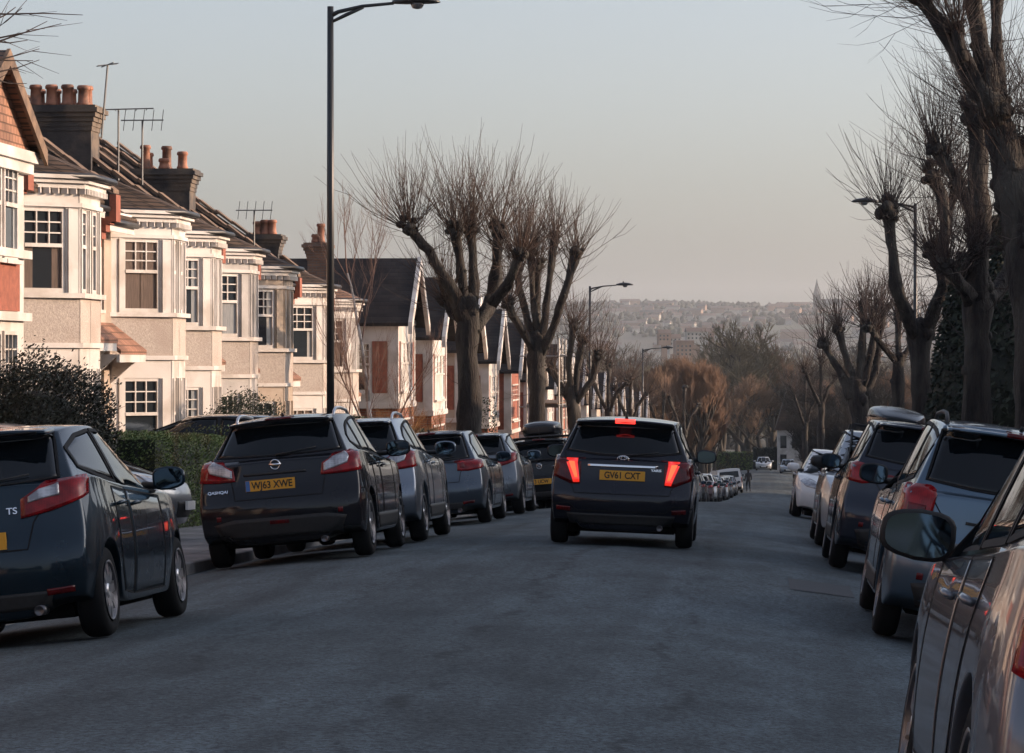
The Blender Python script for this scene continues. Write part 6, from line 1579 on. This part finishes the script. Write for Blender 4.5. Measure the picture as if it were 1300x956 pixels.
# ---------------------------------------------------------------- distance: woods, end of the street, hillside
protoT = []
for k, (mt, sd, tn) in enumerate([('wood1', 1, 3), ('wood2', 2, 3), ('wood3', 3, 3), ('wood4', 4, 3), ('wood1', 5, 3), ('wood2', 6, 3)]):
    rt = empty('bare_tree', (0, 0, -500)); branching(rt, M['wood4'], M[mt], 10, .22, 200+sd, 6, 0, .38 if k in (2, 4) else .62, 3, .20 if k in (2, 4) else .24, .72 if k in (2, 4) else .70); protoT.append(rt)
    rt.children[0].data.name = 'bare_trunk'
    zt = max(v.co.z for v in rt.children[1].data.vertices); rt['h'] = zt
def wood_tree(k, px, d, ytop, label=None, group='bare trees closing the end of the street', wide=1.0):
    b = at(px, ytop, d); z0 = hill(b.x, b.y) if b.y > 345 else base(b.y)-.05
    c = copy_tree(protoT[k]); h = (b.z-z0); s = h/protoT[k]['h']; c.location = (b.x, b.y, z0); c.scale = (s*wide, s*wide, s); c.rotation_euler = (0, 0, rnd.uniform(0, 6.28)); del c['h']
    return tag(c, label or 'bare twiggy tree in the brown wood at the end of the street', 'tree', group)
# big domed trees and the orange thicket
wood_tree(1, 948, 392, 420, 'large domed bare tree rising highest over the far end of the road', wide=1.2)
wood_tree(5, 915, 400, 440, 'domed bare tree left of the highest one at the far end', wide=1.1)
wood_tree(0, 985, 405, 446, 'domed bare tree right of the highest one at the far end', wide=1.1)
wood_tree(3, 1030, 372, 476, 'dark bare tree behind the steep-roofed far house')
rr = random.Random(77)
for i in range(34):
    px = 830+i*3.1+rr.uniform(-5, 5); d = rr.uniform(236, 330)
    if px > kl(d)/d*FPX+955-12: px = kl(d)/d*FPX+955-rr.uniform(14, 60)
    wood_tree(2 if i % 3 else 4, px, d, rr.uniform(462, 525)+abs(px-870)*.2, None, wide=rr.uniform(.55, .9))
for i in range(24):
    px = 760+i*13+rr.uniform(-8, 8); wood_tree(rr.choice([0, 1, 2, 4, 5]), px, rr.uniform(350, 470), rr.uniform(468, 500), None, wide=1.1)
for i in range(26):
    px = 740+i*20+rr.uniform(-9, 9); wood_tree(rr.choice([1, 3, 5]), px, rr.uniform(520, 760), rr.uniform(446, 472), None, wide=1.5)
for i in range(24):
    px = 1050+i*6+rr.uniform(-5, 5); wood_tree(rr.choice([3, 3, 0]), px, rr.uniform(255, 335), rr.uniform(468, 520), None, wide=1.1)
for i in range(12):
    px = 1040+i*3; wood_tree(3, px+rr.uniform(-3, 3), rr.uniform(225, 250), rr.uniform(520, 545), 'low dark bare tree crowding the right-hand end of the street', 'low dark trees at the right-hand end')
# trees up the hill behind the viewpoint: the cars' back windows see them
for i in range(16):
    r_ = rr.uniform(-1, 1); x = -24+48*i/15+rr.uniform(-1.5, 1.5); y = rr.uniform(-135, -85)
    c = copy_tree(protoT[rr.choice([1, 3, 5])]); s = rr.uniform(9, 14)/c['h']; c.location = (x, y, base(y)-.1); c.scale = (s*1.3, s*1.3, s); del c['h']
    tag(c, 'bare tree up the road behind the viewpoint', 'tree', 'bare trees up the road behind the viewpoint')
for q in protoT:
    for ch in list(q.children): bpy.data.objects.remove(ch)
    bpy.data.objects.remove(q)
# steep-roofed far house on the right of the road end
def far_house(px, d, w, h, rise, label, walls='white', dep=7, rf='browntile', rot=0, name='house', group=None):
    b = at(px, 560, d); z0 = (hill(b.x, b.y) if b.y > 345 else base(b.y)-.2)
    root = empty(name, (b.x, b.y, z0), rot, label, 'house', group)
    a = MB(); a.box(-w/2, w/2, 0, dep, -1, h); a.build('wall', M[walls], root)
    g = MB(); g.extr([(-w/2-.3, -.35, h-.1), (0, -.35, h+rise), (w/2+.3, -.35, h-.1)], (0, dep+.7, 0)); g.build('roof', M[rf], root)
    return root, z0
fh, z0 = far_house(1002, 334, 2.6, 4.8, 5.2, 'white far house with a tall steep pointed roof at the road end', dep=8, walls='greyw')
for (x0, z, w_, h_) in ((-1.0, 2.7, .7, 1.4), (.3, 2.7, .7, 1.4), (-1.0, .6, .7, 1.4)):
    q = MB(); q.box(x0, x0+w_, -.03, .02, z, z+h_); wo = q.build('window', M['pane'], fh)
fh2, _ = far_house(1022, 336, 3.6, 4.4, .7, 'low white wing beside the steep-roofed far house', dep=7, rf='slate', walls='greyw')
for (x0, z, w_, h_) in ((-1.5, 2.6, .7, 1.2), (-.3, 2.6, .7, 1.2), (.9, 2.6, .7, 1.2)):
    q = MB(); q.box(x0, x0+w_, -.03, .02, z, z+h_); q.build('window', M['pane'], fh2)
# closing hedge and fence at the junction
hedge('yellowish low hedge at the foot of the road, left of the oncoming cars', 0, 0, 1, 1, 1, 'leafhedge', 9, 10) if False else None
def cross_hedge(px0, px1, d, h, label, mat, seed, n=5000, size=.12):
    a = at(px0, 600, d); b = at(px1, 600, d); z = base(d)-.05; L = (b-a).length; ang = math.atan2(b.y-a.y, b.x-a.x)
    root = empty('hedge', (a.x, a.y, z), ang, label, 'hedge')
    leaves('foliage', lambda r: Vector((r.uniform(0, L), r.uniform(-.6, .6), r.uniform(0, h)*(1+.1*mnoise.noise(Vector((r.random()*3, 1, 1)))))), n, size, M[mat], root, seed)
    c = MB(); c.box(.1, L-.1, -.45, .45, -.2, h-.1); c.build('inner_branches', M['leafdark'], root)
cross_hedge(905, 955, 336, 2.1, 'sunlit low hedge at the foot of the road left of the oncoming cars', 'leafhedge', 31)
cross_hedge(955, 1050, 340, 2.6, 'dark hedge across the foot of the road behind the oncoming cars', 'leafdark', 32, 8000)
# hillside houses, blocks, tree belts and the spire
M['farpale'] = noisy('far_render', (.25, .235, .21), (.42, .39, .35), .05, .9); M['farbrick'] = noisy('far_brick', (.18, .11, .08), (.28, .19, .14), .05, .9); M['farroof'] = noisy('far_roof', (.08, .06, .055), (.14, .10, .085), .05, .9)
HM = []
for k in range(6):
    w_, dp_, h_ = [(9, 8, 6), (14, 9, 7), (22, 9, 7), (34, 10, 8), (12, 9, 9), (18, 12, 12)][k]
    a = MB(); a.box(-w_/2, w_/2, -dp_/2, dp_/2, -3, h_)
    b_ = MB(); rz_ = 3.2 if k < 5 else .6; b_.extr([(-w_/2-.3, -dp_/2-.4, h_-.2), (-w_/2-.3, 0, h_+rz_), (-w_/2-.3, dp_/2+.4, h_-.2)], (w_+.6, 0, 0))
    c_ = MB()
    for i in range(int(w_/4)):
        for z in ((1.2, 4.2) if h_ < 9 else (1.2, 4.2, 7.2)): c_.box(-w_/2+1.2+4*i, -w_/2+2.8+4*i, -dp_/2-.04, -dp_/2+.02, z, z+1.5)
    oa = a.build('wall', M['farpale' if k % 2 == 0 else 'farbrick']); ob = b_.build('roof', M['farroof']); oc = c_.build('window_panes', M['pane']); HM.append((oa.data, ob.data, oc.data))
    for o in (oa, ob, oc): bpy.data.objects.remove(o)
def hill_house(k, x, y, rot):
    root = empty('distant_house', (x, y, hill(x, y)), rot, 'pale house standing among trees on the far hazy hillside', 'house', 'houses on the far hillside')
    for nm, dta in zip(('wall', 'roof'), HM[k]):
        o = bpy.data.objects.new(nm, dta); COL.objects.link(o); o.parent = root
    return root
r4 = random.Random(91)
for i in range(260):
    y = r4.uniform(1700, 3150); px = r4.uniform(745, 1290) if r4.random() < .93 else r4.uniform(0, 740)
    row = math.floor(y/110)*110+r4.uniform(-12, 12); p = at(px, 400, row); hill_house(r4.choice([0, 1, 2, 3, 4, 0, 1]), p.x, p.y, r4.uniform(-.35, .35)).scale = (.6, .6, .6)
# the nearer pale blocks catching the sun in the valley
for i, (px, d, k, s_) in enumerate([(868, 1000, 5, .9), (856, 1130, 4, 1.0), (884, 1160, 2, 1), (897, 1180, 1, 1.0), (912, 1200, 4, 1), (843, 1120, 1, .9)]):
    p = at(px, 425, d); z = p.z-[12, 9, 7, 8, 7, 9][i]*s_*.5+r4.uniform(-2, 2)
    root = empty('pale_building', (p.x, p.y, z), .2, '%s pale building catching the sun in the valley' % ['third', 'second', 'fourth', 'fifth', 'sixth', 'first', 'lone leftmost', 'lone rightmost'][i], 'building', 'sunlit buildings in the valley')
    root.scale = (s_*.38, s_*.5, s_*.5)
    for nm, dta in zip(('wall', 'roof', 'window_panes'), HM[k]):
        o = bpy.data.objects.new(nm, dta); COL.objects.link(o); o.parent = root
    fdn = MB(); fdn.box(-3, 3, -3, 3, hill(p.x, p.y)-z, -2.9); fdn.build('foundation', M['farbrick'], root)
# tree belts over the hill: one uncountable mass
v = []; f = []; r5 = random.Random(5)
for i in range(9000):
    y = 1100+2150*r5.random()**.75; px = r5.uniform(-60, 1360); p = at(px, 400, y); x = p.x
    if mnoise.noise(Vector((x/160, y/260, 2))) < -.12: continue
    z = hill(x, y); w_ = r5.uniform(4, 9); h_ = r5.uniform(3, 7); k = len(v); 
    for q, (zz, ww) in enumerate(((0, .7), (.35, 1.0), (.75, .75), (1, .2))):
        for j in range(5):
            a = 6.283*j/5+q*.5; rr_ = w_/2*ww*r5.uniform(.75, 1.2); v.append((x+math.cos(a)*rr_, y+math.sin(a)*rr_, z-1+h_*zz*r5.uniform(.9, 1.1)))
    for q in range(3):
        for j in range(5): f.append((k+q*5+j, k+q*5+(j+1) % 5, k+q*5+5+(j+1) % 5, k+q*5+5+j))
    f.append(tuple(k+15+j for j in range(5)))
M['fartree'] = noisy('far_trees', (.020, .022, .018), (.036, .034, .026), .03, .95, c3=(.03, .035, .02), s3=.01)
o = meshobj('hillside_trees', v, f, M['fartree'], None, True); tag(o, None, None, None, 'stuff'); o['label'] = 'hazy belts of trees covering the far hillside'; o['category'] = 'trees'
# church spire on the ridge
p = at(1037, 380, 2900); zb_ = hill(p.x, p.y); sr = empty('church', (p.x, p.y, zb_), 0, 'church with a thin pointed spire on the far ridge', 'church')
pt = at(1037, 354, 2900).z-zb_
M['farstone'] = noisy('far_stone', (.03, .03, .032), (.05, .05, .05), .1, .9)
a = MB(); a.box(-3.6, 3.6, -3.6, 3.6, -4, pt*.48); a.build('tower', M['farstone'], sr)
a = MB(); a.lathe([(3.9, pt*.48), (2.6, pt*.62), (.12, pt)], 8); a.build('spire', M['farstone'], sr)
a = MB(); a.extr([(3.6, -5, -4), (3.6, -5, pt*.22), (3.6, 0, pt*.34), (3.6, 5, pt*.22), (3.6, 5, -4)], (22, 0, 0)); a.build('nave', M['farstone'], sr)
EXPO=0.8; HAZE=0.000105
# ---------------------------------------------------------------- light, air, camera
SUN_EL = R(13); SUN_AZ = R(10)      # azimuth measured from +X towards +Y
w = bpy.data.worlds.new('World'); S.world = w; w.use_nodes = True
N = w.node_tree.nodes; L_ = w.node_tree.links; bg = N['Background']
sky = N.new('ShaderNodeTexSky'); sky.sky_type = 'NISHITA'; sky.sun_disc = False; sky.sun_elevation = SUN_EL; sky.sun_rotation = R(90)-SUN_AZ
sky.altitude = 90; sky.air_density = 1.0; sky.dust_density = 3.5; sky.ozone_density = 1.2
hs = N.new('ShaderNodeHueSaturation'); hs.inputs['Saturation'].default_value = .58; L_.new(sky.outputs[0], hs.inputs['Color'])
tm = N.new('ShaderNodeMix'); tm.data_type = 'RGBA'; tm.blend_type = 'MULTIPLY'; tm.inputs[0].default_value = 1; L_.new(hs.outputs[0], tm.inputs[6]); tm.inputs[7].default_value = (.945, .96, 1.065, 1); L_.new(tm.outputs[2], bg.inputs[0])
bg.inputs[1].default_value = .15
sun = bpy.data.lights.new('sun', 'SUN'); sun.energy = 3.7; sun.angle = R(.6); sun.color = (1.0, .70, .48)
so = bpy.data.objects.new('sun', sun); COL.objects.link(so)
sd = Vector((math.cos(SUN_EL)*math.cos(SUN_AZ), math.cos(SUN_EL)*math.sin(SUN_AZ), math.sin(SUN_EL)))
so.rotation_euler = sd.to_track_quat('Z', 'Y').to_euler(); so.location = (30, 20, 30)
cam = bpy.data.cameras.new('camera'); co = bpy.data.objects.new('camera', cam); COL.objects.link(co); S.camera = co
cam.sensor_fit = 'HORIZONTAL'; cam.sensor_width = 36; cam.lens = FPX/1300*36; cam.shift_y = -(478-YH)/1300
cam.clip_start = .3; cam.clip_end = 12000
co.location = CAM; co.rotation_euler = (R(90), 0, TH)
S.view_settings.view_transform = 'Standard'; S.view_settings.look = 'None'; S.view_settings.gamma = 1; S.view_settings.exposure = EXPO
if HAZE:
    hb = MB(); hb.box(-5500, 5500, -400, 5400, -75, 130)
    hm = bpy.data.materials.new('haze'); hm.use_nodes = True; nt = hm.node_tree; nt.nodes.clear()
    ov = nt.nodes.new('ShaderNodeOutputMaterial'); pv = nt.nodes.new('ShaderNodeVolumePrincipled'); nt.links.new(pv.outputs[0], ov.inputs['Volume'])
    pv.inputs['Color'].default_value = (.88, .94, 1, 1); pv.inputs['Density'].default_value = HAZE; pv.inputs['Anisotropy'].default_value = .2
    ho = hb.build('haze', hm); ho['kind'] = 'stuff'
S.render.engine = 'CYCLES'
S.cycles.max_bounces = 6; S.cycles.diffuse_bounces = 3; S.cycles.glossy_bounces = 4; S.cycles.volume_bounces = 1
